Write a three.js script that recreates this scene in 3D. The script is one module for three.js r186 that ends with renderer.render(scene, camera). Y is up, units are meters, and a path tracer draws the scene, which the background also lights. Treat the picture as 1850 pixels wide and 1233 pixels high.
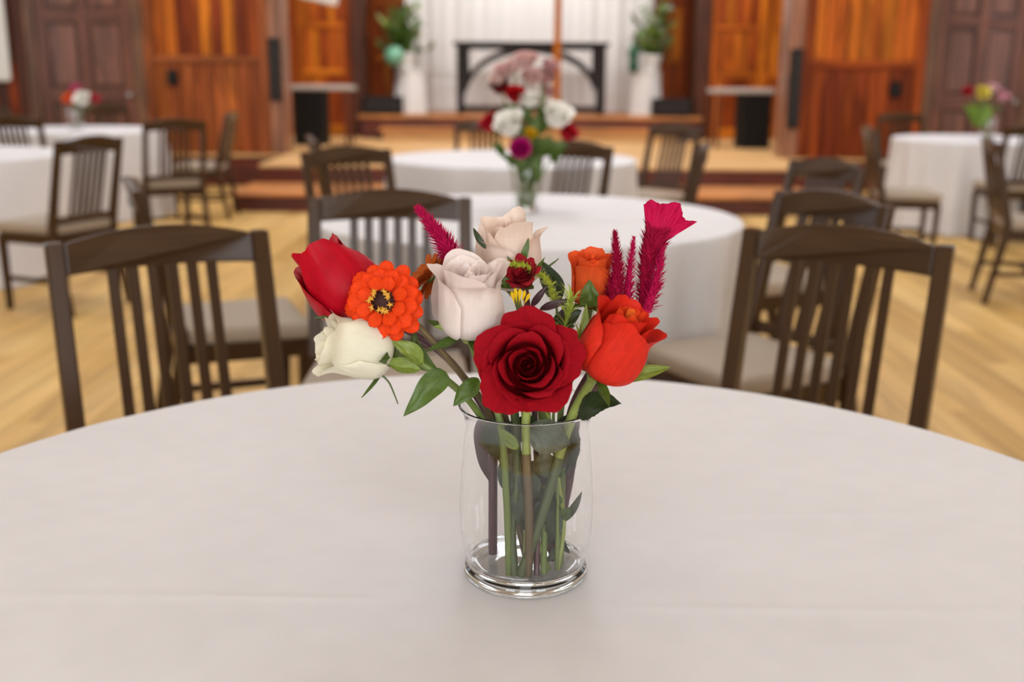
import * as THREE from 'three';
import { RoundedBoxGeometry } from 'three/addons/geometries/RoundedBoxGeometry.js';
import { mergeGeometries, mergeVertices } from 'three/addons/utils/BufferGeometryUtils.js';
import { RectAreaLightUniformsLib } from 'three/addons/lights/RectAreaLightUniformsLib.js';

// ---------- camera, sky, exposure ----------
const scene = new THREE.Scene();
const FPX = 1950.8, PITCH = 0.2405, ROLL = 0.0079, CAM_Y = 1.2395;      // focal length in pixels of the 1850 x 1233 frame
const camera = new THREE.PerspectiveCamera(2 * Math.atan(616.5 / FPX) * 180 / Math.PI, 1850 / 1233, 0.05, 120);
camera.filmGauge = 36;
camera.rotation.order = 'YXZ';
camera.rotation.set(-PITCH, 0, ROLL);
camera.position.set(0, CAM_Y, 0);
camera.focus = 1.03;
camera.userData.fStop = 3.8;
camera.updateMatrixWorld();
scene.add(camera);
scene.background = new THREE.Color(0.72, 0.86, 1.0);                     // even overcast sky outside the windows
scene.backgroundIntensity = 4.0;
const renderer = new THREE.WebGLRenderer({ antialias: true });
renderer.toneMapping = THREE.LinearToneMapping;
renderer.toneMappingExposure = 0.63;
renderer.shadowMap.enabled = true;
renderer.shadowMap.type = THREE.PCFSoftShadowMap;
RectAreaLightUniformsLib.init();
const LAMP = 6.6, LAMP_COLOR = new THREE.Color(0.95, 1.0, 1.08), UNSEEN_WINDOW_LIGHT = 9.5;         // radiance of the unseen ceiling panels and rear windows
const UNSEEN_STAGE_LAMP = 105;  // radiance of the unseen stage fittings
const LAMP_SPOTS = [[0, 2.4, 0.3], [-3.2, -2.0, 0.42], [0.2, -3.8, 1.25], [3.2, -2.0, 0.42], [-3.2, -5.8, 1.6], [0.2, -6.4, 1.8], [3.2, -5.8, 1.6], [-3.5, -10.0, 3.5], [0.2, -10.0, 1.8], [3.9, -10.0, 3.5]];   // unseen ceiling panels: x, z, share of LAMP

// ---------- helpers ----------
function rng(seed) { let a = seed >>> 0; return () => { a = (a + 0x6D2B79F5) | 0; let t = Math.imul(a ^ (a >>> 15), 1 | a); t = (t + Math.imul(t ^ (t >>> 7), 61 | t)) ^ t; return ((t ^ (t >>> 14)) >>> 0) / 4294967296; }; }
const V = (x, y, z) => new THREE.Vector3(x, y, z);
// the world point seen at a pixel of the photograph, at a distance d in front of the camera along the floor
function at(px, py, d) {
  let a = px - 925, b = py - 616.5; const cr = Math.cos(ROLL), sr = Math.sin(ROLL);
  [a, b] = [a * cr + b * sr, -a * sr + b * cr];
  const x = a / FPX, v = -b / FPX, c = Math.cos(PITCH), s = Math.sin(PITCH);
  const y = c * v - s, z = s * v + c, k = d / z;
  return V(k * x, CAM_Y + k * y, -d);
}
const used = new Map();
function numbered(n) { const k = used.get(n) || 0; used.set(n, k + 1); return k ? n + '_' + String(k).padStart(3, '0') : n; }
function shade(o) { o.castShadow = true; o.receiveShadow = true; return o; }
function tag(o, label, category, group) { o.userData.label = label; o.userData.category = category; if (group) o.userData.group = group; return o; }
function thing(name, label, category, pos = [0, 0, 0], turn = 0, group) {
  const o = new THREE.Group(); o.name = numbered(name); scene.add(o);
  o.position.set(...pos); o.rotation.y = turn;
  return tag(o, label, category, group);
}
function part(name, geo, mat, parent, label) {
  const m = shade(new THREE.Mesh(geo, mat)); m.name = parent === scene ? numbered(name) : name; parent.add(m);
  if (parent !== scene) { const k = parent.children.filter((c) => c.name === name || c.name.startsWith(name + '_')).length; if (k > 1) m.name = name + '_' + String(k - 1).padStart(3, '0'); }
  if (label) m.userData.label = label;
  return m;
}
function struct(name) { const g = new THREE.Group(); g.name = name; g.userData.kind = 'structure'; scene.add(g); return g; }
function copyOf(root, pos, turn, label) {
  const r = root.clone(); r.name = numbered(root.name); scene.add(r); r.position.set(...pos); r.rotation.y = turn; r.userData = { ...root.userData }; if (label) r.userData.label = label; return r;
}
const merge = (list) => mergeGeometries(list.map((g) => (g.index ? g.toNonIndexed() : g)).map((g) => { for (const k of Object.keys(g.attributes)) if (!['position', 'normal', 'uv'].includes(k)) g.deleteAttribute(k); return g; }));
// uv in metres by the way each face points; grain runs along axis g ('x','y','z')
function uvMetres(geo, g = 'y', off = 0) {
  geo = geo.index ? geo.toNonIndexed() : geo; geo.computeVertexNormals();
  const p = geo.attributes.position, n = geo.attributes.normal, uv = new Float32Array(p.count * 2);
  for (let i = 0; i < p.count; i++) {
    const q = { x: p.getX(i), y: p.getY(i), z: p.getZ(i) }, m = { x: Math.abs(n.getX(i)), y: Math.abs(n.getY(i)), z: Math.abs(n.getZ(i)) };
    const others = ['x', 'y', 'z'].filter((k) => k !== g); const across = m[others[0]] > m[others[1]] ? others[1] : others[0];
    uv[2 * i] = q[across] + off * 1.37; uv[2 * i + 1] = q[g] + off;
  }
  geo.setAttribute('uv', new THREE.BufferAttribute(uv, 2)); return geo;
}
// a chamfered board, 44 triangles, corner to corner
function board(x0, x1, y0, y1, z0, z1, grain = 'y', c = 0.004, off = 0) {
  const s = new THREE.Shape(); const w = x1 - x0, h = y1 - y0, d = z1 - z0; c = Math.min(c, w / 3, h / 3, d / 3);
  s.moveTo(x0 + c, y0 + c); s.lineTo(x1 - c, y0 + c); s.lineTo(x1 - c, y1 - c); s.lineTo(x0 + c, y1 - c); s.closePath();
  const g = new THREE.ExtrudeGeometry(s, { depth: d - 2 * c, bevelEnabled: true, bevelSegments: 1, bevelSize: c, bevelThickness: c, steps: 1 });
  g.translate(0, 0, z0 + c); return uvMetres(g, grain, off);
}
// sheet from a function f(u, v) -> Vector3, u and v from 0 to 1
function sheet(f, nu, nv) {
  const pos = [], uv = [], idx = [];
  for (let j = 0; j <= nv; j++) for (let i = 0; i <= nu; i++) { const p = f(i / nu, j / nv); pos.push(p.x, p.y, p.z); uv.push(i / nu, j / nv); }
  for (let j = 0; j < nv; j++) for (let i = 0; i < nu; i++) { const a = j * (nu + 1) + i, b = a + 1, c = a + nu + 1, d = c + 1; idx.push(a, b, d, a, d, c); }
  const g = new THREE.BufferGeometry(); g.setAttribute('position', new THREE.Float32BufferAttribute(pos, 3)); g.setAttribute('uv', new THREE.Float32BufferAttribute(uv, 2)); g.setIndex(idx); g.computeVertexNormals(); return g;
}
function tube(points, r, seg = 24, rad = 8, r1 = r) {
  const c = new THREE.CatmullRomCurve3(points, false, 'centripetal'); const g = new THREE.TubeGeometry(c, seg, 1, rad, false);
  const p = g.attributes.position, q = V(0, 0, 0), cc = V(0, 0, 0);
  for (let j = 0; j <= seg; j++) { c.getPointAt(j / seg, cc); const rr = r + (r1 - r) * j / seg; for (let i = 0; i <= rad; i++) { const k = j * (rad + 1) + i; q.fromBufferAttribute(p, k).sub(cc).multiplyScalar(rr).add(cc); p.setXYZ(k, q.x, q.y, q.z); } }
  const caps = [[0, 0], [seg, 1]].map(([j, e]) => { const ring = []; for (let i = 0; i < rad; i++) { const k = j * (rad + 1) + i; ring.push(V(p.getX(k), p.getY(k), p.getZ(k))); } const o = c.getPointAt(e), pos = [], uv = []; for (let i = 0; i < rad; i++) { const a = ring[i], b = ring[(i + 1) % rad]; const t = e ? [o, a, b] : [o, b, a]; for (const w of t) { pos.push(w.x, w.y, w.z); uv.push(0, 0); } } const h = new THREE.BufferGeometry(); h.setAttribute('position', new THREE.Float32BufferAttribute(pos, 3)); h.setAttribute('uv', new THREE.Float32BufferAttribute(uv, 2)); h.computeVertexNormals(); return h; });
  return merge([g, ...caps]);
}
const lathe = (pts, n = 64) => new THREE.LatheGeometry(pts.map(([x, y]) => new THREE.Vector2(x, y)), n);
const smooth = (a, b, x) => { const t = Math.min(1, Math.max(0, (x - a) / (b - a))); return t * t * (3 - 2 * t); };

// ---------- textures ----------
const vn = (() => { const r = rng(7), T = new Float32Array(65536); for (let i = 0; i < 65536; i++) T[i] = r(); const h = (x, y) => T[((x & 255) + (y & 255) * 256)]; return (x, y, px = 256, py = 256) => { const xi = Math.floor(x), yi = Math.floor(y), fx = x - xi, fy = y - yi, sx = fx * fx * (3 - 2 * fx), sy = fy * fy * (3 - 2 * fy); const m = (a, n) => ((a % n) + n) % n; const a = h(m(xi, px), m(yi, py)), b = h(m(xi + 1, px), m(yi, py)), c = h(m(xi, px), m(yi + 1, py)), d = h(m(xi + 1, px), m(yi + 1, py)); return a + (b - a) * sx + (c - a) * sy + (a - b - c + d) * sx * sy; }; })();
function texture(w, h, f, srgb = true) {
  const d = new Uint8Array(w * h * 4);
  for (let y = 0; y < h; y++) for (let x = 0; x < w; x++) { const c = f(x / w, y / h); const k = (y * w + x) * 4; for (let i = 0; i < 3; i++) d[k + i] = Math.max(0, Math.min(255, 255 * (c.length ? c[i] : c))); d[k + 3] = 255; }
  const t = new THREE.DataTexture(d, w, h); t.wrapS = t.wrapT = THREE.RepeatWrapping; t.magFilter = THREE.LinearFilter; t.minFilter = THREE.LinearMipmapLinearFilter; t.generateMipmaps = true; if (srgb) t.colorSpace = THREE.SRGBColorSpace; t.needsUpdate = true; return t;
}
const grain = (contrast, warp) => (u, v) => {
  const w = vn(u * 6, v * 4, 6, 4) * warp, a = vn(u * 48 + w, v * 3, 48, 3), b = vn(u * 128 + w * 2, v * 8, 128, 8), c = vn(u * 10 + w, v * 2, 10, 2);
  const t = Math.min(1, 1.02 - contrast * (0.45 * a + 0.25 * b + 0.5 * c - 0.34)); return [t, t * (1 - contrast * 0.12 * a), t * (1 - contrast * 0.22 * a)];
};
const oakMap = texture(256, 512, grain(0.32, 2)); oakMap.repeat.set(2.5, 0.6);
const panelMap = texture(256, 512, grain(0.75, 3)); panelMap.repeat.set(1.7, 0.55);
const darkMap = texture(256, 256, grain(0.32, 1)); darkMap.repeat.set(6, 1.4);
const weave = texture(128, 128, (u, v) => { const a = Math.sin(u * 64 * Math.PI * 2) * Math.sin(v * 64 * Math.PI * 2); return 0.5 + 0.3 * a + 0.2 * (vn(u * 32, v * 32, 32, 32) - 0.5); }, false);
const weaveCoarse = weave.clone(); weaveCoarse.repeat.set(9, 9); weaveCoarse.needsUpdate = true;
const clothMap = texture(512, 512, (u, v) => { const t = 0.985 + 0.022 * (vn(u * 7, v * 7, 7, 7) - 0.5) + 0.016 * (vn(u * 40, v * 40, 40, 40) - 0.5); return [t, t * 0.998, t * 0.995]; });
const petalMap = texture(256, 256, (u, v) => { const s = (u - 0.5) * (1.3 - 0.55 * v), t = 0.97 + 0.10 * (vn(s * 60 + 32, v * 6, 256, 6) - 0.5) + 0.06 * (vn(u * 20, v * 20, 20, 20) - 0.5); return t; });
const softPetalMap = texture(128, 128, (u, v) => { const s = (u - 0.5) * (1.3 - 0.55 * v), t = 0.985 + 0.022 * (vn(s * 44 + 32, v * 5, 256, 5) - 0.5) + 0.016 * (vn(u * 14, v * 14, 14, 14) - 0.5); return t; });
for (const t of [petalMap, softPetalMap]) t.wrapS = t.wrapT = THREE.ClampToEdgeWrapping;
const leafMap = texture(256, 256, (u, v) => {
  const x = Math.abs(u - 0.5) * 2, k = ((v * 9 - x * 2.6) % 1 + 1) % 1, vein = Math.max(0, 1 - Math.min(k, 1 - k) * 14) * 0.5 * (1 - x * 0.5), mid = Math.max(0, 1 - x * 16);
  const n = 0.16 * (vn(u * 14, v * 18, 14, 18) - 0.5) + 0.1 * (vn(u * 50, v * 50, 50, 50) - 0.5), b = 0.86 + n, q = Math.min(1, vein * 0.5 + mid); return [b * (1 + 0.0 * q) + 0.10 * q, b + 0.12 * q, b + 0.05 * q];
});
leafMap.wrapS = leafMap.wrapT = THREE.ClampToEdgeWrapping;

// ---------- materials ----------
const lin = (r, g, b) => new THREE.Color().setRGB(r, g, b);
const std = (c, roughness, o = {}) => new THREE.MeshStandardMaterial({ color: c, roughness, ...o });
const phys = (c, roughness, o = {}) => new THREE.MeshPhysicalMaterial({ color: c, roughness, ...o });
const M = {
  cloth: std(lin(0.69, 0.662, 0.665), 0.9, { map: clothMap, bumpMap: weaveCoarse, bumpScale: 0.00015, side: THREE.DoubleSide }),
  chair: phys(lin(0.062, 0.031, 0.013), 0.24, { map: darkMap, specularIntensity: 0.45 }),
  cushion: std(lin(0.36, 0.285, 0.215), 0.85, { bumpMap: weaveCoarse, bumpScale: 0.0004 }),
  plaster: std(lin(0.74, 0.70, 0.64), 0.9),
  ceiling: std(lin(0.80, 0.78, 0.74), 0.9),
  screen: std(lin(0.72, 0.68, 0.62), 0.8),
  black: phys(lin(0.010, 0.009, 0.009), 0.6, { specularIntensity: 0.3 }),
  metal: std(lin(0.5, 0.5, 0.5), 0.35, { metalness: 1 }),
  grey: std(lin(0.42, 0.38, 0.34), 0.5),
  white: std(lin(0.80, 0.78, 0.75), 0.6),
  curtain: std(lin(0.80, 0.775, 0.75), 0.9, { side: THREE.DoubleSide }),
  darkWood: phys(lin(0.10, 0.028, 0.010), 0.42, { map: panelMap, specularIntensity: 0.6 }),
  altar: phys(lin(0.028, 0.024, 0.022), 0.6, { specularIntensity: 0.3 }),
  glow: new THREE.MeshStandardMaterial({ color: 0xffffff, emissive: LAMP_COLOR, emissiveIntensity: 3, roughness: 0.8 }),
  pane: phys(0xffffff, 0.02, { transmission: 1, thickness: 0, ior: 1.5 }),
  glassWall: phys(lin(0.985, 0.99, 0.985), 0.0, { transmission: 1, thickness: 0.002, ior: 1.5 }),
  glassSolid: phys(lin(0.99, 1, 0.99), 0.0, { transmission: 1, thickness: 0.015, ior: 1.5, attenuationColor: lin(0.93, 0.97, 0.95), attenuationDistance: 0.2 }),
};
const OAK = [[0.68, 0.43, 0.14], [0.60, 0.37, 0.11], [0.73, 0.48, 0.17], [0.52, 0.31, 0.088], [0.65, 0.41, 0.14]].map((c) => phys(lin(...c), 0.5, { map: oakMap, specularIntensity: 0.5 }));
const PANEL = [[0.56, 0.135, 0.016], [0.36, 0.072, 0.012], [0.70, 0.22, 0.018], [0.27, 0.05, 0.012], [0.60, 0.165, 0.016], [0.47, 0.105, 0.016]].map((c) => phys(lin(...c), 0.42, { map: panelMap, specularIntensity: 0.3 }));
const STAGE = [[0.74, 0.46, 0.20], [0.68, 0.40, 0.16]].map((c) => phys(lin(...c), 0.5, { map: oakMap, specularIntensity: 0.5 }));
const RISER = phys(lin(0.15, 0.022, 0.005), 0.45, { map: panelMap });
const TREAD = phys(lin(0.68, 0.27, 0.055), 0.45, { map: panelMap });

// ---------- the setting ----------
const XC = 0.235, ZW = -12.5, TOP = 4.6;
{ // floor: oak planks running towards the stage
  const f = struct('floor'); const r = rng(11);
  part('subfloor', new THREE.BoxGeometry(18.4, 0.2, 25).translate(0, -0.116, -6.5), M.darkWood, f);
  const W = 0.14, list = [];
  for (let i = -58; i < 58; i++) { let z = 5.6 - r() * 2; while (z > -12.6) { const L = 1.7 + r() * 0.9; list.push({ x: i * W, z1: z, z0: Math.max(z - L, -12.6), m: Math.floor(r() * 5), s: r() }); z -= L; } }
  for (const p of list) { const d = -(p.z0 + p.z1) / 2; p.d = d < 1.7 || Math.abs(p.x + W / 2) > 0.49 * d + 0.15 || (p.z0 + p.z1) / 2 > -1.9 ? 99 : d; }
  list.sort((a, b) => a.d - b.d);
  const plank = (p) => board(p.x + 0.0012, p.x + W - 0.0012, -0.018, -(p.s * 0.0006), p.z0 + 0.001, p.z1 - 0.001, 'z', 0.0012, p.s * 7);
  list.slice(0, 300).forEach((p) => part('plank', plank(p), OAK[p.m], f));
  for (let m = 0; m < 5; m++) { const rest = list.slice(300).filter((p) => p.m === m); const o = part('planks', merge(rest.map(plank)), OAK[m], f); o.userData.kind = 'stuff'; }
}
const WOOD = rng(21);
const pick = () => PANEL[Math.floor(WOOD() * PANEL.length)];
// a field of framed panelling whose panels are upright boards; faces +z
function panelField(g, x0, x1, rows, z, opt = {}) {
  const sw = opt.stile ?? 0.11, bw = opt.board ?? 0.125, mats = opt.mats ?? PANEL; const y0 = rows[0], y1 = rows[rows.length - 1];
  const pk = () => mats[Math.floor(WOOD() * mats.length)];
  for (const [a, b] of [[x0, x0 + sw], [x1 - sw, x1]]) part('stile', board(a, b, y0, y1, z, z + 0.05, 'y', 0.006, WOOD() * 5), opt.frame ?? pk(), g);
  for (let k = 0; k < rows.length; k++) { const h = k === 0 ? 0.16 : 0.085, a = Math.max(y0, rows[k] - (k === 0 ? 0 : h / 2)); part('rail', board(x0 + sw, x1 - sw, a, a + h, z, z + 0.048, 'x', 0.006, WOOD() * 5), opt.frame ?? pk(), g); }
  for (let k = 0; k + 1 < rows.length; k++) {
    const n = Math.max(1, Math.round((x1 - x0 - 2 * sw) / bw)), w = (x1 - x0 - 2 * sw) / n;
    for (let i = 0; i < n; i++) part('panel_board', board(x0 + sw + i * w + 0.002, x0 + sw + (i + 1) * w - 0.002, rows[k] + 0.03, rows[k + 1] - 0.03, z - 0.01, z + 0.022, 'y', 0.005, WOOD() * 5), k === 0 && opt.lower ? opt.lower[Math.floor(WOOD() * opt.lower.length)] : pk(), g);
  }
}
const FRAME = phys(lin(0.36, 0.105, 0.030), 0.4, { map: panelMap, specularIntensity: 0.35 }), LOWER = [[0.46, 0.125, 0.030], [0.38, 0.098, 0.026], [0.52, 0.15, 0.028]].map((c) => phys(lin(...c), 0.4, { map: panelMap, specularIntensity: 0.35 }));
const ROWS = [0.0, 1.40, 2.62];
{
  const w = struct('wall_back');
  const solid = (x0, x1, y0, y1) => part('wall_core', new THREE.BoxGeometry(x1 - x0, y1 - y0, 0.3).translate((x0 + x1) / 2, (y0 + y1) / 2, ZW - 0.17), M.plaster, w);
  solid(-9, XC - 2.82, 0, TOP); solid(XC + 2.82, 9, 0, TOP); solid(XC - 2.82, XC + 2.82, 3.5, TOP);
  panelField(w, -4.13, -2.74, ROWS, ZW, { frame: FRAME, lower: LOWER }); panelField(w, 3.22, 4.59, ROWS, ZW, { frame: PANEL[1], lower: [PANEL[1], PANEL[5], PANEL[3]], mats: [PANEL[0], PANEL[2], PANEL[4]] });
  panelField(w, -8.9, -5.46, ROWS, ZW, { frame: M.darkWood, mats: [M.darkWood, PANEL[3]] });
  panelField(w, 5.86, 8.9, ROWS, ZW, { mats: [M.darkWood, PANEL[3], PANEL[1]] });
  const pale = phys(lin(0.38, 0.165, 0.085), 0.35, { map: panelMap, clearcoat: 0.1 });
  for (const [a, b] of [[-2.74, -2.58], [3.05, 3.22]]) part('post', board(a, b, 0, 3.6, ZW - 0.3, ZW + 0.08, 'y', 0.012, a), pale, w);
  part('lintel', board(-2.74, 3.22, 3.5, 3.75, ZW - 0.3, ZW + 0.1, 'x', 0.01), PANEL[1], w);
  part('cornice', board(-4.2, -2.7, 2.64, 2.76, ZW - 0.02, ZW + 0.09, 'x', 0.01), PANEL[1], w);
  part('cornice', board(3.2, 4.6, 2.64, 2.76, ZW - 0.02, ZW + 0.09, 'x', 0.01), PANEL[1], w);
}
function door(name, x0, x1) {
  const d = struct(name), z = ZW; const w = x1 - x0, fr = phys(lin(0.11, 0.05, 0.03), 0.25, { map: panelMap, clearcoat: 0.2 }), leaf = phys(lin(0.22, 0.075, 0.042), 0.34, { map: panelMap, clearcoat: 0.2, clearcoatRoughness: 0.2 });
  const sheen = phys(lin(0.24, 0.095, 0.06), 0.3, { map: panelMap, clearcoat: 0.4, clearcoatRoughness: 0.25 });  // reflections on the panels partly put in as a paler, pinker colour
  const cas = phys(lin(0.21, 0.10, 0.05), 0.35, { map: panelMap });
  for (const [a, b] of [[x0 - 0.13, x0], [x1, x1 + 0.13]]) part('casing', board(a, b, 0, 2.45, z - 0.02, z + 0.07, 'y', 0.012, a), cas, d);
  part('casing', board(x0 - 0.13, x1 + 0.13, 2.45, 2.6, z - 0.02, z + 0.08, 'x', 0.012), cas, d);
  part('door_leaf', board(x0, x1, 0.01, 2.44, z - 0.02, z + 0.012, 'y', 0.004), fr, d);
  const s = 0.11; for (const [a, b] of [[x0, x0 + s], [(x0 + x1 - s) / 2, (x0 + x1 + s) / 2], [x1 - s, x1]]) part('stile', board(a, b, 0.01, 2.44, z, z + 0.045, 'y', 0.008, a), leaf, d);
  for (const [a, b] of [[0.01, 0.22], [0.92, 1.07], [1.80, 1.92], [2.32, 2.44]]) for (const [p, q] of [[x0 + s, (x0 + x1 - s) / 2], [(x0 + x1 + s) / 2, x1 - s]]) part('rail', board(p, q, a, b, z, z + 0.044, 'x', 0.006), leaf, d);
  for (const [a, b] of [[0.26, 0.88], [1.11, 1.76], [1.96, 2.28]]) for (const [p, q] of [[x0 + s, (x0 + x1 - s) / 2], [(x0 + x1 + s) / 2, x1 - s]]) part('panel', board(p + 0.04, q - 0.04, a, b, z, z + 0.03, 'y', 0.014, p), sheen, d);
  const k = part('door_knob', new THREE.SphereGeometry(0.03, 20, 14), M.metal, d); k.position.set(x1 - 0.055, 1.0, z + 0.075);
}
door('door_1', -5.32, -4.26); door('door_2', 4.72, 5.68);
{ // side and rear walls with unseen windows that light far tables and flowers; ceiling
  const wall = (name, x, wins) => {
    const w = struct(name); const zs = [5.5, ...wins.flat(), ZW - 0.3];
    const box = (z1, z0, y0, y1) => part('wall_core', new THREE.BoxGeometry(0.3, y1 - y0, z1 - z0).translate(x, (y0 + y1) / 2, (z0 + z1) / 2), M.plaster, w);
    for (let i = 0; i + 1 < zs.length; i += 2) box(zs[i], zs[i + 1], 0, TOP);
    wins.forEach(([a, b], i) => {
      box(a, b, 0, 0.85); box(a, b, 3.3, TOP);
      const g = struct('window_' + (name === 'wall_left' ? i + 1 : i + 3));  // out of view, lets sky light onto the far side tables
      for (const z of [a, (a + b) / 2, b]) part('window_frame', board(x - 0.05, x + 0.05, 0.85, 3.3, z - 0.04, z + 0.04), M.white, g);
      for (const y of [0.85, 2.1, 3.22]) part('window_frame', board(x - 0.05, x + 0.05, y, y + 0.08, b, a, 'z'), M.white, g);
      part('pane', new THREE.PlaneGeometry(a - b, 2.45).rotateY(Math.PI / 2).translate(x, 2.08, (a + b) / 2), M.pane, g);
    });
  };
  wall('wall_left', -7.6, [[-6.6, -8.4], [-9.2, -11.2]]); wall('wall_right', 7.6, [[-6.6, -8.4], [-9.2, -11.2]]);
  const rear = struct('wall_rear'), box = (x0, x1, y0, y1) => part('wall_core', new THREE.BoxGeometry(x1 - x0, y1 - y0, 0.3).translate((x0 + x1) / 2, (y0 + y1) / 2, 5.6), M.plaster, rear);
  box(-8, 8, 0, 0.9); box(-8, 8, 3.6, TOP); const xs = [-8, -4.6, -2.2, -1.2, 1.2, 2.2, 4.6, 8]; for (let i = 0; i < 8; i += 2) box(xs[i], xs[i + 1], 0.9, 3.6);
  for (let i = 1; i < 7; i += 2) { const a = xs[i], b = xs[i + 1], g = struct('window_' + (5 + (i - 1) / 2)); for (const x of [a, (a + b) / 2, b]) part('window_frame', board(x - 0.04, x + 0.04, 0.9, 3.6, 5.55, 5.65), M.white, g); for (const y of [0.9, 2.2, 3.52]) part('window_frame', board(a, b, y, y + 0.08, 5.55, 5.65, 'x'), M.white, g); part('pane', new THREE.PlaneGeometry(b - a, 2.7).rotateY(Math.PI).translate((a + b) / 2, 2.25, 5.6), M.pane, g);
    const l = new THREE.RectAreaLight(new THREE.Color(0.94, 0.97, 1.0), UNSEEN_WINDOW_LIGHT, b - a, 2.7); l.position.set((a + b) / 2, 2.25, 5.5); l.lookAt((a + b) / 2, 2.25, 0); l.name = 'window_light'; scene.add(l); }  // light inside each unseen rear window, placed to light the bouquet from the front
  const c = struct('ceiling'); part('ceiling_slab', new THREE.BoxGeometry(18.4, 0.25, 18.6).translate(0, TOP + 0.125, -3.5), M.ceiling, c);
}
for (const [x, z, share] of LAMP_SPOTS) {  // out of view, placed to light the tables, chair tops and panelled wall
  const t = thing('ceiling_lamp', 'unseen square white ceiling light panel above the banquet hall', 'lamp', [x, TOP, z], 0, 'unseen ceiling light panels');
  const fr = []; for (const [a, b, c, d] of [[-0.72, 0.72, -0.72, -0.65], [-0.72, 0.72, 0.65, 0.72], [-0.72, -0.65, -0.65, 0.65], [0.65, 0.72, -0.65, 0.65]]) fr.push(board(a, b, -0.06, 0.0, c, d, 'x', 0.005));
  part('frame', merge(fr), M.white, t); part('diffuser', new THREE.BoxGeometry(1.3, 0.02, 1.3).translate(0, -0.02, 0), M.glow, t);
  const l = new THREE.RectAreaLight(LAMP_COLOR, LAMP * share, 1.3, 1.3); l.position.set(x, TOP - 0.065, z); l.lookAt(x, 0, z); l.name = 'lamp_light'; scene.add(l);
}
{ // stage: two deep steps in front of the opening, the stage floor, the raised platform
  const s = struct('stage');
  const deck = (x0, x1, y0, y1, zf, zb, mats, nose) => {
    part('riser', board(x0 + 0.02, x1 - 0.02, y0, y1 - 0.035, zf - 0.06, zf - 0.025, 'x', 0.003), RISER, s);
    part('infill', new THREE.BoxGeometry(x1 - x0 - 0.06, y1 - y0 - 0.04, zf - zb - 0.07).translate((x0 + x1) / 2, (y0 + y1) / 2 - 0.02, (zf + zb) / 2 - 0.035), M.darkWood, s);
    part('nosing', board(x0, x1, y1 - 0.036, y1, zf - 0.14, zf, 'x', 0.008), nose, s);
    const n = Math.max(1, Math.round((zf - 0.14 - zb) / 0.16)), w = (zf - 0.14 - zb) / n;
    for (let i = 0; i < n; i++) part('plank', board(x0, x1, y1 - 0.036, y1 - 0.001, zb + i * w + 0.0015, zb + (i + 1) * w - 0.0015, 'x', 0.002, i * 1.7), mats[i % mats.length], s);
  };
  deck(XC - 2.86, XC + 2.62, 0, 0.18, -10.0, -11.0, [TREAD], TREAD);
  deck(XC - 2.80, XC + 2.78, 0.0, 0.36, -11.0, -12.4, STAGE, STAGE[0]);
  deck(XC - 4.2, XC + 4.2, 0.0, 0.36, -12.4, -16.4, STAGE, STAGE[1]);
  const s2 = struct('platform');
  const slab = (x0, x1, y0, y1, zf, zb, m) => { part('front_board', board(x0 + 0.05, x1 - 0.05, y0, y1 - 0.045, zf - 0.08, zf - 0.05, 'x', 0.004), m, s2); part('infill', new THREE.BoxGeometry(x1 - x0 - 0.12, y1 - y0 - 0.05, zf - zb - 0.1).translate((x0 + x1) / 2, (y0 + y1) / 2 - 0.025, (zf + zb) / 2 - 0.05), M.darkWood, s2); part('top_board', board(x0, x1, y1 - 0.045, y1, zb, zf, 'x', 0.01), TREAD, s2); };
  slab(XC - 2.1, XC + 2.1, 0.36, 0.53, -15.2, -15.8, STAGE[0]);
  slab(XC - 2.46, XC + 2.46, 0.36, 0.68, -15.7, -18.2, RISER);
}
{ // walls of the stage and of the niche behind it
  const w = struct('wall_stage'); const z = -16.4;
  for (const [a, b] of [[XC - 4.2, XC - 2.46], [XC + 2.46, XC + 4.2]]) {
    part('wall_core', new THREE.BoxGeometry(b - a, TOP, 0.2).translate((a + b) / 2, TOP / 2, z - 0.12), M.darkWood, w);
    const n = 2, q = (b - a - 0.18) / n, o = a < XC ? a : a + 0.18;
    for (let i = 0; i < n; i++) panelField(w, o + i * q, o + (i + 1) * q, [0.36, 1.28, 1.95, 3.3], z, { stile: 0.09, board: 0.12, mats: [PANEL[0], PANEL[2], PANEL[4], PANEL[1]] });
  }
  for (const [a, b] of [[XC - 2.62, XC - 2.44], [XC + 2.44, XC + 2.62]]) part('pillar', board(a, b, 0.36, TOP, z - 0.2, z + 0.12, 'y', 0.01, a), M.darkWood, w);
  for (const x of [XC - 4.3, XC + 4.3]) part('wall_core', new THREE.BoxGeometry(0.2, TOP, 4).translate(x, TOP / 2, -14.5), M.darkWood, w);
  const zb = -18.3;
  part('wall_core', new THREE.BoxGeometry(6, TOP, 0.2).translate(XC, TOP / 2, zb - 0.12), M.darkWood, w);
  panelField(w, XC - 2.6, XC - 1.75, [0.68, 1.5, 2.4, 3.4], zb, {}); panelField(w, XC + 1.75, XC + 2.6, [0.68, 1.5, 2.4, 3.4], zb, {});
  for (const x of [XC - 2.7, XC + 2.7]) part('wall_core', new THREE.BoxGeometry(0.2, TOP, 2).translate(x, TOP / 2, -17.4), M.darkWood, w);
  const c = struct('ceiling_stage'); part('ceiling_slab', new THREE.BoxGeometry(9, 0.2, 5.6).translate(XC, TOP + 0.1, -15.62), M.ceiling, c);
}
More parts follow.
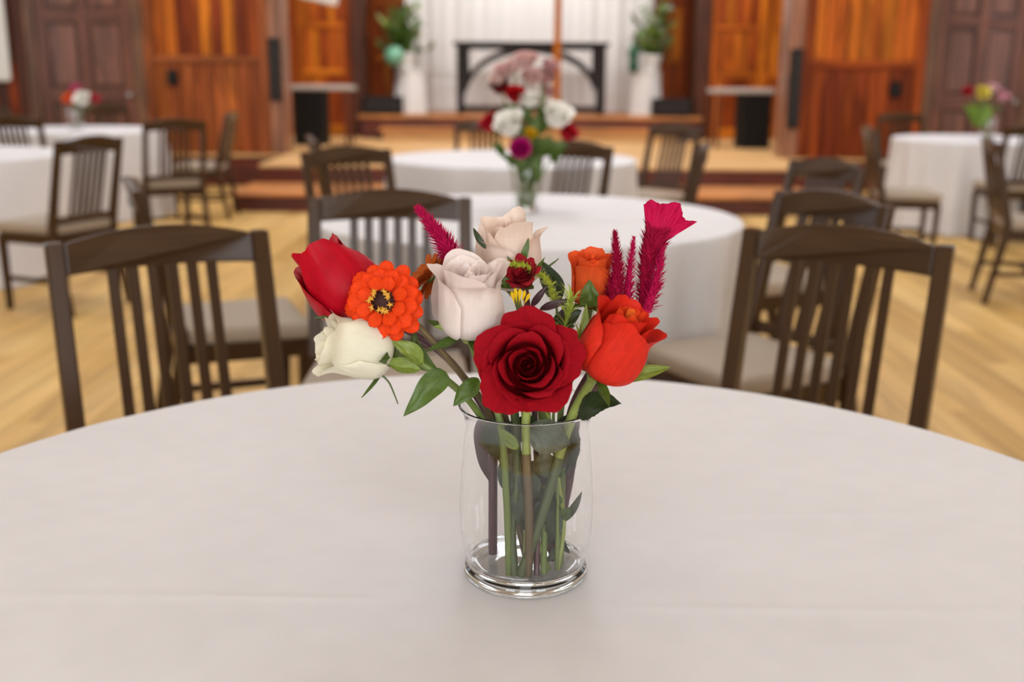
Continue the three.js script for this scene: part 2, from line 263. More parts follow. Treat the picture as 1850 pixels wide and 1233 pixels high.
for (const [x, z, k, q] of [[XC - 2.4, -13.9, 1.5, 'left'], [XC + 2.4, -13.9, 1.5, 'right'], [XC, -16.9, 1.1, 'middle']]) {  // out of view, placed to light the stage walls and curtain
  const t = thing('stage_lamp', 'long unseen light fitting under the ceiling of the stage', 'lamp', [x, TOP - 0.025, z], 0, 'unseen stage light fittings');
  part('housing', board(-0.75, 0.75, -0.1, 0, -0.2, 0.2, 'x', 0.01), M.black, t); part('bracket', board(-0.05, 0.05, -0.01, 0.024, -0.05, 0.05, 'x', 0.003), M.black, t); part('diffuser', new THREE.BoxGeometry(1.4, 0.02, 0.32).translate(0, -0.105, 0), M.glow, t);
  const l = new THREE.RectAreaLight(new THREE.Color(0.97, 0.97, 0.98), UNSEEN_STAGE_LAMP * k, 1.4, 0.32); l.position.set(x, TOP - 0.15, z); l.lookAt(x, 0, z - 0.6); l.name = 'stage_lamp_light'; scene.add(l);
}

// ---------- tables under floor-length cloths ----------
function clothShape(seed, wrinkled) {
  const r = rng(seed), R = 0.758, H = 0.75, q = Array.from({ length: 5 }, () => [12 + Math.floor(r() * 14), r() * 6.28, 0.5 + r()]);
  const fold = (a) => { let t = 0; for (const [n, ph, k] of q) t += k * Math.sin(n * a + ph); return t / 3; };
  const NR = wrinkled ? 90 : 14, ND = 26, N = NR + ND, NA = wrinkled ? 360 : 260;
  const pos = [], uv = [], idx = [];
  for (let j = 0; j <= N; j++) for (let i = 0; i <= NA; i++) {
    const a = i / NA * Math.PI * 2; let rad, y;
    if (j <= NR) { rad = R * j / NR; y = H; if (wrinkled) { const x = rad * Math.cos(a), z = rad * Math.sin(a); y += 0.0011 * (vn(x * 4 + 9, z * 4 + 5) - 0.5) + 0.0009 * (vn(x * 3 + 30, z * 13 + 40) - 0.5); const l = z - 0.065 - 0.02 * x - 0.004 * Math.sin(x * 7); y += 0.0010 * Math.exp(-l * l / 0.00004) * smooth(0.0, 0.25, Math.abs(x)); const l2 = z + 0.14 + 0.05 * x; y += 0.0007 * Math.exp(-l2 * l2 / 0.00003) * smooth(0.1, 0.3, x); } }
    else { const t = (j - NR) / ND, e = Math.min(1, t / 0.08), s = Math.max(0, (t - 0.04) / 0.96), f = fold(a); rad = R + 0.012 * Math.sin(e * Math.PI / 2) + s * 0.028 + Math.pow(s, 0.8) * 0.034 * f; y = t < 0.08 ? H - 0.012 * (1 - Math.cos(e * Math.PI / 2)) : H - 0.012 - (H - 0.012 - 0.006) * (t - 0.08) / 0.92; }
    const x = rad * Math.cos(a), z = rad * Math.sin(a); pos.push(x, y, z); if (j <= NR) uv.push(x, z); else uv.push(a * 0.76, y + 3);
  }
  for (let j = 0; j < N; j++) for (let i = 0; i < NA; i++) { const a = j * (NA + 1) + i, b = a + 1, c = a + NA + 1, d = c + 1; if (j) idx.push(a, b, d); idx.push(a, d, c); }
  const g = new THREE.BufferGeometry(); g.setAttribute('position', new THREE.Float32BufferAttribute(pos, 3)); g.setAttribute('uv', new THREE.Float32BufferAttribute(uv, 2)); g.setIndex(idx); g.computeVertexNormals();
  const n = g.attributes.normal; for (let j = 1; j <= N; j++) { const a = j * (NA + 1), b = a + NA; const v = V(n.getX(a) + n.getX(b), n.getY(a) + n.getY(b), n.getZ(a) + n.getZ(b)).normalize(); n.setXYZ(a, v.x, v.y, v.z); n.setXYZ(b, v.x, v.y, v.z); }
  for (let i = 0; i <= NA; i++) n.setXYZ(i, 0, 1, 0);
  return g;
}
const TABLES = [
  [0.0, -1.007, 'large white tablecloth in front on which the glass vase of roses stands'],
  [0.05, -3.9, 'white cloth on the round table behind the roses, under the tall blurred bouquet'],
  [-0.01, -6.75, 'white cloth on the bare round table nearest to the stage steps'],
  [-3.57, -6.75, 'white cloth on the empty round table cut by the left edge'],
  [-3.9, -9.8, 'white cloth on the far table in front of the left door'],
  [4.05, -9.4, 'white cloth on the far table in front of the right door'],
];
const clothA = clothShape(3, true), clothB = clothShape(5, false), clothC = clothShape(8, false);
TABLES.forEach(([x, z, label], i) => {
  const m = part('tablecloth', i === 0 ? clothA : i % 2 ? clothB : clothC, M.cloth, scene); m.position.set(x, 0, z); tag(m, label, 'tablecloth', 'white cloths on the round tables');
});

// ---------- chairs ----------
function extrudeX(pts, w, c = 0.004) {          // outline in (z, y), thickness along x
  const s = new THREE.Shape(pts.map(([z, y]) => new THREE.Vector2(z, y)));
  const g = new THREE.ExtrudeGeometry(s, { depth: w - 2 * c, bevelEnabled: true, bevelSegments: 1, bevelSize: c, bevelThickness: c, bevelOffset: -c, steps: 1 });
  g.rotateY(-Math.PI / 2); g.translate(w / 2 - c, 0, 0); return g;
}
const HB = 0.43, RECL = 11 * Math.PI / 180, ZB = -0.195, LEAN = (g) => g.translate(0, -HB, 0).rotateX(-RECL).translate(0, HB, ZB);
function makeChair() {
  const t = thing('dining_chair', 'x', 'chair', [0, 0, 0], 0, 'dark wooden slat-back chairs');
  const zt = ZB - (0.905 - HB) * Math.tan(RECL), W = 0.46;
  for (const s of [-1, 1]) part('leg', uvMetres(extrudeX([[-0.285, 0], [-0.255, 0], [ZB + 0.022, 0.40], [ZB + 0.022, 0.47], [zt + 0.014, 0.905], [zt - 0.016, 0.905], [ZB - 0.020, 0.46], [ZB - 0.020, 0.40]], 0.036).translate(s * (W / 2 - 0.018), 0, 0), 'y', s), M.chair, t);
  for (const s of [-1, 1]) part('leg', uvMetres(extrudeX([[0.165, 0], [0.190, 0], [0.205, 0.40], [0.165, 0.40]], 0.036).translate(s * 0.198, 0, 0), 'y', s * 2), M.chair, t);
  const w = W / 2 - 0.037, top = new THREE.Shape(); const L = (0.905 - HB) / Math.cos(RECL);
  top.moveTo(-w, HB + L - 0.068); top.quadraticCurveTo(0, HB + L - 0.050, w, HB + L - 0.068); top.lineTo(w, HB + L - 0.004); top.quadraticCurveTo(0, HB + L + 0.056, -w, HB + L - 0.004); top.closePath();
  const tg = new THREE.ExtrudeGeometry(top, { depth: 0.018, bevelEnabled: true, bevelSegments: 2, bevelSize: 0.004, bevelThickness: 0.004, bevelOffset: -0.004, curveSegments: 24 }).translate(0, 0, -0.013);
  const bow = (g) => { const p = g.attributes.position; for (let i = 0; i < p.count; i++) { const x = p.getX(i) / w; p.setZ(i, p.getZ(i) - 0.018 * (1 - x * x)); } return g; };
  part('top_rail', uvMetres(LEAN(bow(tg)), 'x', 3), M.chair, t);
  part('lower_rail', LEAN(board(-w, w, HB + 0.050, HB + 0.085, -0.013, 0.009, 'x', 0.004)), M.chair, t);
  for (let i = 0; i < 6; i++) { const x = (i - 2.5) * 0.041; const x2 = x / w, zz = -0.016 * (1 - x2 * x2); const g = board(x - 0.0115, x + 0.0115, HB + 0.08, HB + L - 0.052, -0.008, 0.005, 'y', 0.003, i); const p = g.attributes.position; for (let k = 0; k < p.count; k++) p.setZ(k, p.getZ(k) + zz * smooth(HB + 0.07, HB + L - 0.05, p.getY(k))); part('slat', LEAN(g), M.chair, t); }
  part('seat_frame', merge([board(-0.205, 0.205, 0.365, 0.42, 0.17, 0.20, 'x'), board(-0.20, 0.20, 0.365, 0.42, -0.205, -0.185, 'x'), board(-0.213, -0.187, 0.365, 0.42, -0.18, 0.17, 'z'), board(0.187, 0.213, 0.365, 0.42, -0.18, 0.17, 'z')]), M.chair, t);
  for (const s of [-1, 1]) part('stretcher', board(s * 0.2 - 0.01, s * 0.2 + 0.01, 0.16, 0.185, -0.235, 0.175, 'z', 0.003), M.chair, t);
  part('stretcher', board(-0.19, 0.19, 0.165, 0.185, -0.04, -0.02, 'x', 0.003), M.chair, t);
  const c = new RoundedBoxGeometry(0.43, 0.06, 0.41, 4, 0.025).translate(0, 0.447, 0.005), p = c.attributes.position;
  for (let i = 0; i < p.count; i++) { const x = p.getX(i) / 0.215, z = (p.getZ(i) - 0.005) / 0.205; if (p.getY(i) > 0.45) p.setY(i, p.getY(i) + 0.012 * (1 - x * x) * (1 - z * z)); p.setX(i, p.getX(i) * (1 + 0.04 * z)); }
  c.computeVertexNormals(); part('seat', c, M.cushion, t, 'taupe upholstered seat cushion');
  return t;
}
const chair = makeChair();
// x, z of the middle of the top rail; the way the sitter would face (x, z); label
const CHAIRS = [
  [-0.745, -2.27, 0.5, 0.87, 'dark slat-back chair behind the front table, left of the roses'],
  [0.725, -2.35, -0.56, 0.83, 'dark slat-back chair behind the front table, right of the roses'],
  [-0.348, -3.06, 0.06, 1, 'dark chair facing the front table, its slats right behind the red rose bud'],
  [0.92, -3.13, -0.88, 0.47, 'turned chair with a light seat, seen through the slats of the front right chair'],
  [-1.18, -3.38, 0.93, -0.36, 'chair seen from the side, its light seat left of the red rose bud'],
  [-0.76, -4.98, 0.62, 0.78, 'chair with merged slats beyond the second table, by the left stage step'],
  [0.31, -5.54, -0.62, 0.78, 'chair right beside the blurred tall bouquet, in front of the third table'],
  [1.12, -7.62, -0.76, 0.65, 'leaning chair right of the third table, before the stage edge'],
  [0.94, -5.43, -0.985, -0.12, 'chair seen edge-on as a thin post right of the third table'],
  [-0.21, -8.15, 0.05, 1, 'farthest chair at the third table, half hidden by its cloth and the bouquet'],
  [1.28, -4.45, -0.92, 0.40, 'chair just behind the turned chair, right of the second table'],
  [-2.2, -5.69, -0.92, -0.40, 'chair at the left front table with white cloth showing between its slats'],
  [-2.45, -7.95, -0.55, -0.80, 'chair with a light seat by the orange panels, slats against white cloth'],
  [-2.47, -9.63, -1, 0.05, 'chair seen edge-on by the stage steps, beside the far left table'],
  [-4.1, -11.1, 0.05, 1, 'dark chair behind the far left table, under the left door'],
  [-5.2, -10.9, 0.85, 0.5, 'chair below the white screen at the left edge'],
  [-3.75, -8.2, 0, -1, 'chair at the left edge, its slats against the far left table cloth'],
  [2.72, -6.25, 0.95, 0.22, 'chair at the right edge with long dark legs on the open floor'],
  [2.5, -7.75, 0.97, 0.15, 'dark chair seen edge-on left of the far right table'],
  [3.75, -10.7, 0.1, 1, 'chair behind the far right table, close to the panelled wall'],
  [3.85, -8.1, 0, -1, 'chair before the far right table, cut by the right edge'],
  [-1.07, -5.85, 0.92, -0.25, 'chair mostly hidden behind the merged-slat chair by the stage step'],
];
CHAIRS.forEach(([x, z, dx, dz, label], i) => {
  const n = Math.hypot(dx, dz), px = x + dx / n * 0.288, pz = z + dz / n * 0.288, turn = Math.atan2(dx, dz);
  if (i === 0) { chair.position.set(px, 0, pz); chair.rotation.y = turn; chair.userData.label = label; } else copyOf(chair, [px, 0, pz], turn, label);
});

// ---------- on and round the stage ----------
{
  const c = part('curtain', sheet((u, v) => { const x = XC + (u - 0.5) * 3.95, y = 0.69 + v * 3.8; return V(x, y, -17.9 + 0.009 * Math.sin(u * 118 + Math.sin(v * 2 + u * 9)) + 0.010 * Math.sin(u * 53 + v)); }, 420, 12), M.curtain, scene);
  tag(c, 'white pleated backdrop curtain hanging at the back of the stage', 'curtain');
  const r = part('curtain_rail', new THREE.CylinderGeometry(0.025, 0.025, 4.9, 16).rotateZ(Math.PI / 2).translate(XC, 4.48, -17.9), M.metal, scene); tag(r, 'metal rail above the white backdrop curtain', 'rail');
}
{ // dark altar table with an arched front
  const y0 = 0.68, t = thing('altar_table', 'dark table with arched front before the white curtain on the stage', 'table', [XC + 0.02, y0, -17.0]);
  const w = 1.17, h = 1.06;
  part('table_top', board(-w, w, h - 0.05, h, -0.35, 0.35, 'x', 0.01), M.altar, t);
  for (const x of [-w + 0.10, w - 0.10]) for (const z of [-0.3, 0.3]) part('leg', board(x - 0.045, x + 0.045, 0, h - 0.05, z - 0.04, z + 0.04, 'y', 0.006), M.altar, t);
  const arch = (z) => { const s = new THREE.Shape(); const a = w - 0.17; s.moveTo(-a, h - 0.05); s.lineTo(-a, 0.28); s.quadraticCurveTo(-a + 0.12, 0.86, 0, 0.92); s.quadraticCurveTo(a - 0.12, 0.86, a, 0.28); s.lineTo(a, h - 0.05); s.closePath();
    for (const q of [-1, 1]) { const o = new THREE.Path(); o.moveTo(q * (a - 0.05), h - 0.1); o.quadraticCurveTo(q * (a - 0.04), 0.75, q * (a - 0.06), 0.58); o.quadraticCurveTo(q * (a - 0.25), 0.86, q * 0.35, h - 0.1); o.closePath(); s.holes.push(o); }
    return uvMetres(new THREE.ExtrudeGeometry(s, { depth: 0.03, bevelEnabled: false, curveSegments: 24 }).translate(0, 0, z), 'x'); };
  part('arch', arch(0.27), M.altar, t); part('arch', arch(-0.31), M.altar, t);
  part('foot_rail', board(-w + 0.14, w - 0.14, 0.04, 0.13, 0.26, 0.33, 'x', 0.006), M.altar, t);
}
{ const t = thing('wooden_pole', 'tall golden wooden pole standing before the altar table', 'pole', [0.615, 0.68, -15.95]);
  part('base', lathe([[0, 0], [0.16, 0], [0.16, 0.03], [0.07, 0.06], [0, 0.06]], 24), PANEL[1], t); part('pole', lathe([[0, 0.05], [0.058, 0.05], [0.052, 1.2], [0.045, 2.9], [0, 2.93]], 20), PANEL[2], t); }
const draped = (name, label, x, z, h, r0, r1) => { const t = thing(name, label, 'pedestal', [x, 0.68, z]);
  part('cover', sheet((u, v) => { const a = u * Math.PI * 2; const k = r0 + (r1 - r0) * v + 0.02 * (1 - v) * Math.sin(a * 11); return V(k * Math.cos(a), h * v, -k * Math.sin(a)); }, 96, 8), M.white, t); part('top', lathe([[0, h], [r1 + 0.012, h], [r1 + 0.02, h + 0.02], [r1, h + 0.035], [0, h + 0.035]], 40), M.white, t); };
draped('pedestal', 'white draped pedestal under the left plant', -1.60, -17.05, 0.62, 0.25, 0.215); draped('pedestal', 'white draped pedestal under the right plant', 2.03, -17.05, 0.62, 0.25, 0.215);
function leafShape(L, W) { return sheet((u, v) => { const k = Math.sin(Math.PI * Math.pow(v, 0.75)) * W; const x = (u - 0.5) * 2; return V(x * k, v * L * 0.96 + 0.0, 0.25 * Math.abs(x) * k - 0.3 * L * v * v); }, 4, 8); }
function plant(label, x, seed, greens) {
  const r = rng(seed), t = thing('potted_plant', label, 'plant', [x, 1.335, -17.05]);
  part('pot', lathe([[0, 0], [0.11, 0], [0.15, 0.2], [0.165, 0.21], [0.165, 0.235], [0.14, 0.235], [0.135, 0.20], [0, 0.2]], 32), M.white, t);
  const gs = [leafShape(0.20, 0.05), leafShape(0.26, 0.055), leafShape(0.16, 0.045)];
  for (let i = 0; i < 22; i++) {
    const a = r() * 6.28, h = 0.08 + r() * 0.62, sp = 0.10 + r() * 0.34 * (1.0 - 0.6 * h), tip = V(Math.cos(a) * sp, 0.2 + h, Math.sin(a) * sp), mid = V(tip.x * 0.35, 0.15 + h * 0.6, tip.z * 0.35);
    const st = part('stem', tube([V(0, 0.19, 0), mid, tip], 0.007, 10, 5, 0.003), greens[0], t);
    for (let k = 0; k < 6; k++) { const q = 0.35 + 0.65 * k / 5, p = V(0, 0.19, 0).lerp(mid, q).lerp(mid.clone().lerp(tip, q), q); const m = part('leaf', gs[(i + k) % 3], greens[(i * 2 + k) % greens.length], t); m.position.copy(p); m.rotation.set(0.5 + r() * 1.1, r() * 6.28, r() * 0.8 - 0.4, 'YXZ'); }
  }
}
const leafMat = (c, rough = 0.5, tr = 0.25) => phys(lin(...c), rough, { map: leafMap, side: THREE.DoubleSide, transmission: tr, thickness: 0 });
const GREENS = [[0.13, 0.26, 0.03], [0.28, 0.44, 0.05], [0.06, 0.15, 0.03], [0.18, 0.30, 0.05]].map((c) => leafMat(c));
plant('leafy green potted plant on the left white pedestal, beside a mint ball', -1.68, 5, GREENS);
plant('leafy green potted plant on the right white pedestal', 2.10, 9, [GREENS[0], GREENS[3], GREENS[1], leafMat([0.5, 0.55, 0.42])]);
{ const b = part('ornament_ball', new THREE.SphereGeometry(0.15, 32, 20), phys(lin(0.16, 0.42, 0.27), 0.3, { clearcoat: 0.5 }), scene); b.position.set(-1.80, 1.52, -16.72); tag(b, 'round mint green ball in the left plant on the stage', 'ball');
  const g = part('ornament_drop', lathe([[0, 0], [0.05, 0.03], [0.09, 0.12], [0.06, 0.2], [0.085, 0.28], [0.09, 0.36], [0.03, 0.44], [0, 0.46]], 24), phys(lin(0.02, 0.10, 0.05), 0.3), scene); g.position.set(1.80, 1.28, -16.84); tag(g, 'dark green drop shaped ornament hanging from the right plant', 'ornament'); }
for (const [x, label] of [[-1.93, 'low black box on the platform left of the curtain'], [2.33, 'low black box on the platform right of the curtain']]) {
  const t = thing('floor_monitor', label, 'speaker', [x, 0.68, -16.35]); part('cabinet', new RoundedBoxGeometry(0.56, 0.26, 0.34, 2, 0.02).translate(0, 0.13, 0), M.black, t); part('grille', board(-0.25, 0.25, 0.03, 0.23, 0.168, 0.178, 'x', 0.004), M.altar, t);
}
for (const [x, y, h, label] of [[-2.655, 0.95, 0.68, 'slim black column speaker on the pale post left of the stage'], [3.13, 0.70, 0.86, 'slim black column speaker on the pale post right of the stage']]) {
  const t = thing('column_speaker', label, 'speaker', [x, y, ZW + 0.085]); part('cabinet', new RoundedBoxGeometry(0.12, h, 0.11, 2, 0.012).translate(0, h / 2, 0.055), M.black, t); part('grille', board(-0.045, 0.045, 0.04, h - 0.04, 0.108, 0.116, 'y', 0.003), M.altar, t);
}
for (const [x, label] of [[-2.45, 'grey-topped table in the left wing of the stage'], [2.92, 'grey-topped table in the right wing of the stage']]) {
  const t = thing('side_table', label, 'table', [x, 0.36, -14.3]); const s = x < 0 ? -1 : 1;
  part('table_top', board(-0.38, 0.38, 0.69, 0.75, -0.3, 0.3, 'x', 0.01), M.grey, t);
  part('cupboard', board(s < 0 ? -0.36 : 0.0, s < 0 ? 0.02 : 0.36, 0, 0.69, -0.26, 0.26, 'y', 0.01), M.black, t);
  for (const z of [-0.25, 0.25]) part('leg', board(s < 0 ? 0.3 : -0.34, s < 0 ? 0.34 : -0.3, 0, 0.69, z - 0.02, z + 0.02, 'y', 0.004), M.darkWood, t);
}
for (const [x, y, label] of [[-3.83, 1.20, 'small dark wall plate on the left orange panelling'], [4.28, 1.13, 'small dark wall plate on the right orange panelling']]) {
  const t = thing('wall_plate', label, 'wall plate', [x, y, ZW + 0.022]); part('plate', new RoundedBoxGeometry(0.12, 0.16, 0.05, 2, 0.01).translate(0, 0, 0.02), M.black, t); part('switch', board(-0.02, 0.02, -0.03, 0.03, 0.045, 0.055, 'y', 0.003), M.altar, t);
}
{ const t = thing('projection_screen', 'white screen panel with rounded corner at the upper left edge', 'screen', [-6.55, 1.14, ZW + 0.062]); part('panel', new RoundedBoxGeometry(1.86, 1.5, 0.06, 3, 0.03).translate(0, 0.75, 0.03), M.screen, t); for (const x of [-0.5, 0.5]) part('bracket', board(x - 0.04, x + 0.04, 0.2, 1.3, -0.010, 0.004), M.black, t); }
{ const t = thing('stage_spotlight', 'white stage lamp housing at the top of the left stage wing', 'lamp', [-2.35, 2.08, -13.4]); const b = part('housing', new RoundedBoxGeometry(0.46, 0.2, 0.3, 3, 0.03).translate(0, 0.1, 0), M.white, t); b.rotation.z = -0.22; part('hanger', new THREE.CylinderGeometry(0.018, 0.018, 2.35, 12).translate(0.02, 1.35, 0), M.black, t); }

// ---------- vase ----------
const VX = 0.0155, VZ = -1.01, TY = 0.75;
function vase(label, x, z, k, group, kr = k) {
  const t = thing('glass_vase', label, 'vase', [x, TY, z], 0, group), S = (l) => l.map(([a, b]) => [a * kr, b * k]);
  const outer = [[0.0585, 0.0175], [0.0602, 0.022], [0.0637, 0.033], [0.0656, 0.05], [0.0663, 0.07], [0.0657, 0.095], [0.0640, 0.12], [0.0617, 0.145], [0.0607, 0.157], [0.0618, 0.166], [0.0640, 0.172], [0.0672, 0.177]];
  const smoothed = new THREE.SplineCurve(outer.map(([a, b]) => new THREE.Vector2(a, b))).getPoints(60).map((p) => [p.x, p.y]);
  const wall = 0.0022, inner = smoothed.map(([a, b]) => [a - wall, b + 0.0004]).reverse();
  const lip = [[0.0676, 0.1782], [0.0672, 0.1792], [0.0662, 0.1795], [0.0653, 0.1788]];
  part('body', lathe(S([...smoothed, ...lip, ...inner]), 128), M.glassWall, t);
  const foot = new THREE.SplineCurve([[0.0, 0.0012], [0.03, 0.0012], [0.052, 0.0004], [0.0572, 0.0], [0.0608, 0.0022], [0.0625, 0.0065], [0.0615, 0.0108], [0.0590, 0.0142], [0.0583, 0.0172]].map(([a, b]) => new THREE.Vector2(a, b))).getPoints(48).map((p) => [Math.max(0, p.x), p.y]);
  part('foot', lathe(S([...foot, [0.0560, 0.0176], [0.0530, 0.0160], [0.047, 0.0152], [0.025, 0.0162], [0, 0.0166]]), 128), M.glassSolid, t);
  return t;
}
vase('clear glass vase with flared rim holding the mixed bouquet on the front table', VX, VZ, 1, 'glass vases on the tables');

// ---------- flower building ----------
function onPlane(px, py, y) { let lo = 0.3, hi = 3; for (let i = 0; i < 50; i++) { const m = (lo + hi) / 2; if (at(px, py, m).y > y) lo = m; else hi = m; } return at(px, py, lo); }
function within(p, r) { const dx = p.x - VX, dz = p.z - VZ, k = Math.hypot(dx, dz); if (k > r) { p.x = VX + dx / k * r; p.z = VZ + dz / k * r; } return p; }
const RIM = (px, py) => within(onPlane(px, py, TY + 0.172), 0.056), FOOT = (px, py) => within(onPlane(px, py, TY + 0.0175), 0.043);
// a petal: a cupped sheet round the flower's axis (+y). r cup radius, h length, open lean outwards, A half width in radians
function petalShape(o) {
  const { r, h, open = 0, A = 1, curl = 0, cut = 0.3, ruffle = 0.02, seed = 1, spiral = 0.0, tip = 0.0, back = 0, nu = 18, nv = 16, twist = 0, th = 0, crinkle = 0.022 } = o;
  const b = Math.min(h * 0.45, r * 0.75), r0 = Math.min(r * 0.4, 0.004), K = 40, prof = [];
  for (let i = 0; i <= 12; i++) { const t = i / 12 * Math.PI / 2; prof.push([r0 + (r - r0) * Math.sin(t), b * (1 - Math.cos(t))]); }
  let x = r, y = b; for (let i = 1; i <= K; i++) { const t = i / K, a = Math.PI / 2 - open * smooth(0, 0.7, t) - curl * smooth(0.6, 1, t); x += Math.cos(a) * (h - b) / K; y += Math.sin(a) * (h - b) / K; prof.push([x, y]); }
  const L = [0]; for (let i = 1; i < prof.length; i++) L.push(L[i - 1] + Math.hypot(prof[i][0] - prof[i - 1][0], prof[i][1] - prof[i - 1][1]));
  const look = (t) => { const s = Math.max(0, t) * L[L.length - 1]; let i = 1; while (i < L.length - 1 && L[i] < s) i++; const k = (s - L[i - 1]) / (L[i] - L[i - 1]); return [prof[i - 1][0] + k * (prof[i][0] - prof[i - 1][0]), prof[i - 1][1] + k * (prof[i][1] - prof[i - 1][1])]; };
  return sheet((uu, v) => {
    const u = uu * 2 - 1, au = Math.abs(u), vm = 1 - cut * Math.pow(au, 2.8) + tip * Math.pow(Math.max(0, 1 - au * 1.6), 1.6) + ruffle * (vn(u * 2.2 + seed * 3.1, seed * 1.7) - 0.5) * 2 + crinkle * (vn(u * 6 + seed * 7.7, seed * 2.3) - 0.5) * 2;
    const [p, q] = look(v * vm), f = 0.5 + 0.5 * smooth(0, 0.55, v);
    const n = (vn(u * 2 + seed * 5.3, v * 2.5 + seed * 2.9) - 0.5) * 2, e = smooth(0.35, 1, v), cr = (vn(u * 5 + seed * 4.1, v * 3 + seed) - 0.5) * 2 * crinkle * 2.2 * smooth(0.55, 1, v);
    const rho = p * (1 + spiral * u) + r * (cr + ruffle * 1.6 * n * e + back * Math.pow(au, 3) * e), a = th + u * A * f + twist * v;
    return V(rho * Math.sin(a), q + r * ruffle * 0.8 * n * e - r * 0.35 * back * Math.pow(au, 3) * e, rho * Math.cos(a));
  }, nu, nv);
}
function headTurn(axis, spin = 0) { return new THREE.Quaternion().setFromUnitVectors(V(0, 1, 0), axis.clone().normalize()).multiply(new THREE.Quaternion().setFromAxisAngle(V(0, 1, 0), spin)); }
const petalMat = (c, tr = 0.12, rough = 0.62) => phys(lin(...c), rough, { map: c[1] > 0.3 ? softPetalMap : petalMap, side: THREE.DoubleSide, transmission: tr, thickness: 0, specularIntensity: 0.2 });
const STEM = { green: std(lin(0.15, 0.20, 0.04), 0.5), pale: std(lin(0.32, 0.37, 0.08), 0.5), dark: std(lin(0.075, 0.10, 0.03), 0.5), wine: std(lin(0.085, 0.022, 0.028), 0.45), brown: std(lin(0.13, 0.085, 0.035), 0.5) };
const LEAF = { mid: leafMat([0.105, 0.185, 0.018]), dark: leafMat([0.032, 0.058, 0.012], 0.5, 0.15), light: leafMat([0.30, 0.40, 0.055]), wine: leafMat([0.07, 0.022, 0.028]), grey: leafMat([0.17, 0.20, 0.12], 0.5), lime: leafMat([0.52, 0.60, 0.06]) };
function blade(a, b, w, o = {}) {
  const { n = V(0, 0.45, 0.9), bend = 0.15, fold = 0.3, serr = 0, curlUp = 0, wide = 0.42, seed = 1, nu = 8, nv = 28 } = o;
  const d = b.clone().sub(a), L = d.length(); d.normalize(); const side = d.clone().cross(n).normalize(), up = side.clone().cross(d).normalize();
  return sheet((uu, v) => {
    const u = uu * 2 - 1, e = Math.log(0.5) / Math.log(wide), s = Math.pow(Math.sin(Math.PI * Math.pow(Math.min(1, v), e)), 0.85) * w; const saw = serr ? 1 - serr * ((v * 17) % 1) * Math.abs(u) : 1;
    const k = u * s * saw; return a.clone().addScaledVector(d, v * L - (serr ? 0.02 * L * Math.abs(u) : 0)).addScaledVector(side, k + (vn(v * 3 + seed * 7, seed) - 0.5) * w * 0.35 * v).addScaledVector(up, bend * L * 4 * v * (1 - v) + fold * Math.abs(k) - curlUp * L * v * v + (vn(u * 2 + seed, v * 4 + seed * 3) - 0.5) * w * 0.35);
  }, nu, nv);
}
const local = (g, t) => g.translate(-t.position.x, -t.position.y, -t.position.z);
function addStem(t, pts, mat, r, r1) { part('stem', local(tube(pts, r, 40, 10, r1 ?? r), t), mat, t); }
function addLeaf(t, a, b, w, mat, o, name = 'leaf') { part(name, local(blade(a, b, w, o), t), mat, t); }
function calyx(t, base, axis, S, mat, n = 5, len = 0.9, droop = 0.9, spin = 0.4) {
  const q = headTurn(axis, spin), p = base.clone().sub(t.position);
  const bulb = part('calyx', lathe([[0, -0.2 * S], [0.09 * S, -0.17 * S], [0.16 * S, -0.05 * S], [0.17 * S, -0.05 * S], [0.10 * S, -0.03 * S], [0, -0.025 * S]], 24), mat, t); bulb.position.copy(p); bulb.quaternion.copy(q);
  for (let i = 0; i < n; i++) { const a = i / n * 6.283, dir = V(Math.sin(a), 0, Math.cos(a)), r = 0.17 * S, s0 = dir.clone().multiplyScalar(r).add(V(0, 0.02 * S, 0)), s1 = dir.clone().multiplyScalar(r + len * S * Math.sin(droop)).add(V(0, len * S * Math.cos(droop) + 0.02 * S, 0)); const m = part('sepal', blade(s0, s1, 0.13 * S, { n: V(dir.x * -0.6, 1, dir.z * -0.6), bend: -0.08, fold: 0.3, wide: 0.3, seed: i + 2, nu: 6, nv: 14, curlUp: 0.12 }), LEAF.mid, t); m.position.copy(p); m.quaternion.copy(q); }
}
function addPetals(t, base, axis, S, layers, mats, seed, spin = 0, o2 = {}) {
  const q = headTurn(axis, spin), r = rng(seed), p = base.clone().sub(t.position); let th = 0, k = 0;
  for (const [n, rr, h, open, A, curl, extra] of layers) for (let i = 0; i < n; i++) {
    const o = { r: rr * S * (0.96 + 0.08 * r()), h: h * S * (0.95 + 0.1 * r()), open: open + (r() - 0.5) * 0.14, A: A * (0.94 + 0.12 * r()), curl: curl * (0.7 + 0.6 * r()), th, seed: 1 + r() * 40, spiral: 0.09, ...o2, ...extra };
    const m = part('petal', petalShape(o), Array.isArray(mats) ? mats[Math.min(mats.length - 1, k)] : mats, t); m.position.copy(p); m.quaternion.copy(q);
    th += 2 * Math.PI / n + (i === n - 1 ? 0.9 : 0) + (r() - 0.5) * 0.2;
  k++; }
}
const OPEN_ROSE = [[2, 0.07, 0.72, -0.1, 2.8, 0, { spiral: 0.35 }], [2, 0.17, 0.80, -0.1, 2.3, 0.2, { spiral: 0.22 }], [3, 0.30, 0.88, -0.08, 1.6, 0.5, { spiral: 0.16 }], [3, 0.44, 0.95, 0.0, 1.45, 1.0, { spiral: 0.14 }], [4, 0.58, 0.98, 0.16, 1.15, 1.3], [4, 0.66, 1.02, 0.48, 1.1, 1.1, { cut: 0.2 }], [5, 0.66, 1.20, 0.90, 0.82, 0.5, { cut: 0.2 }]];
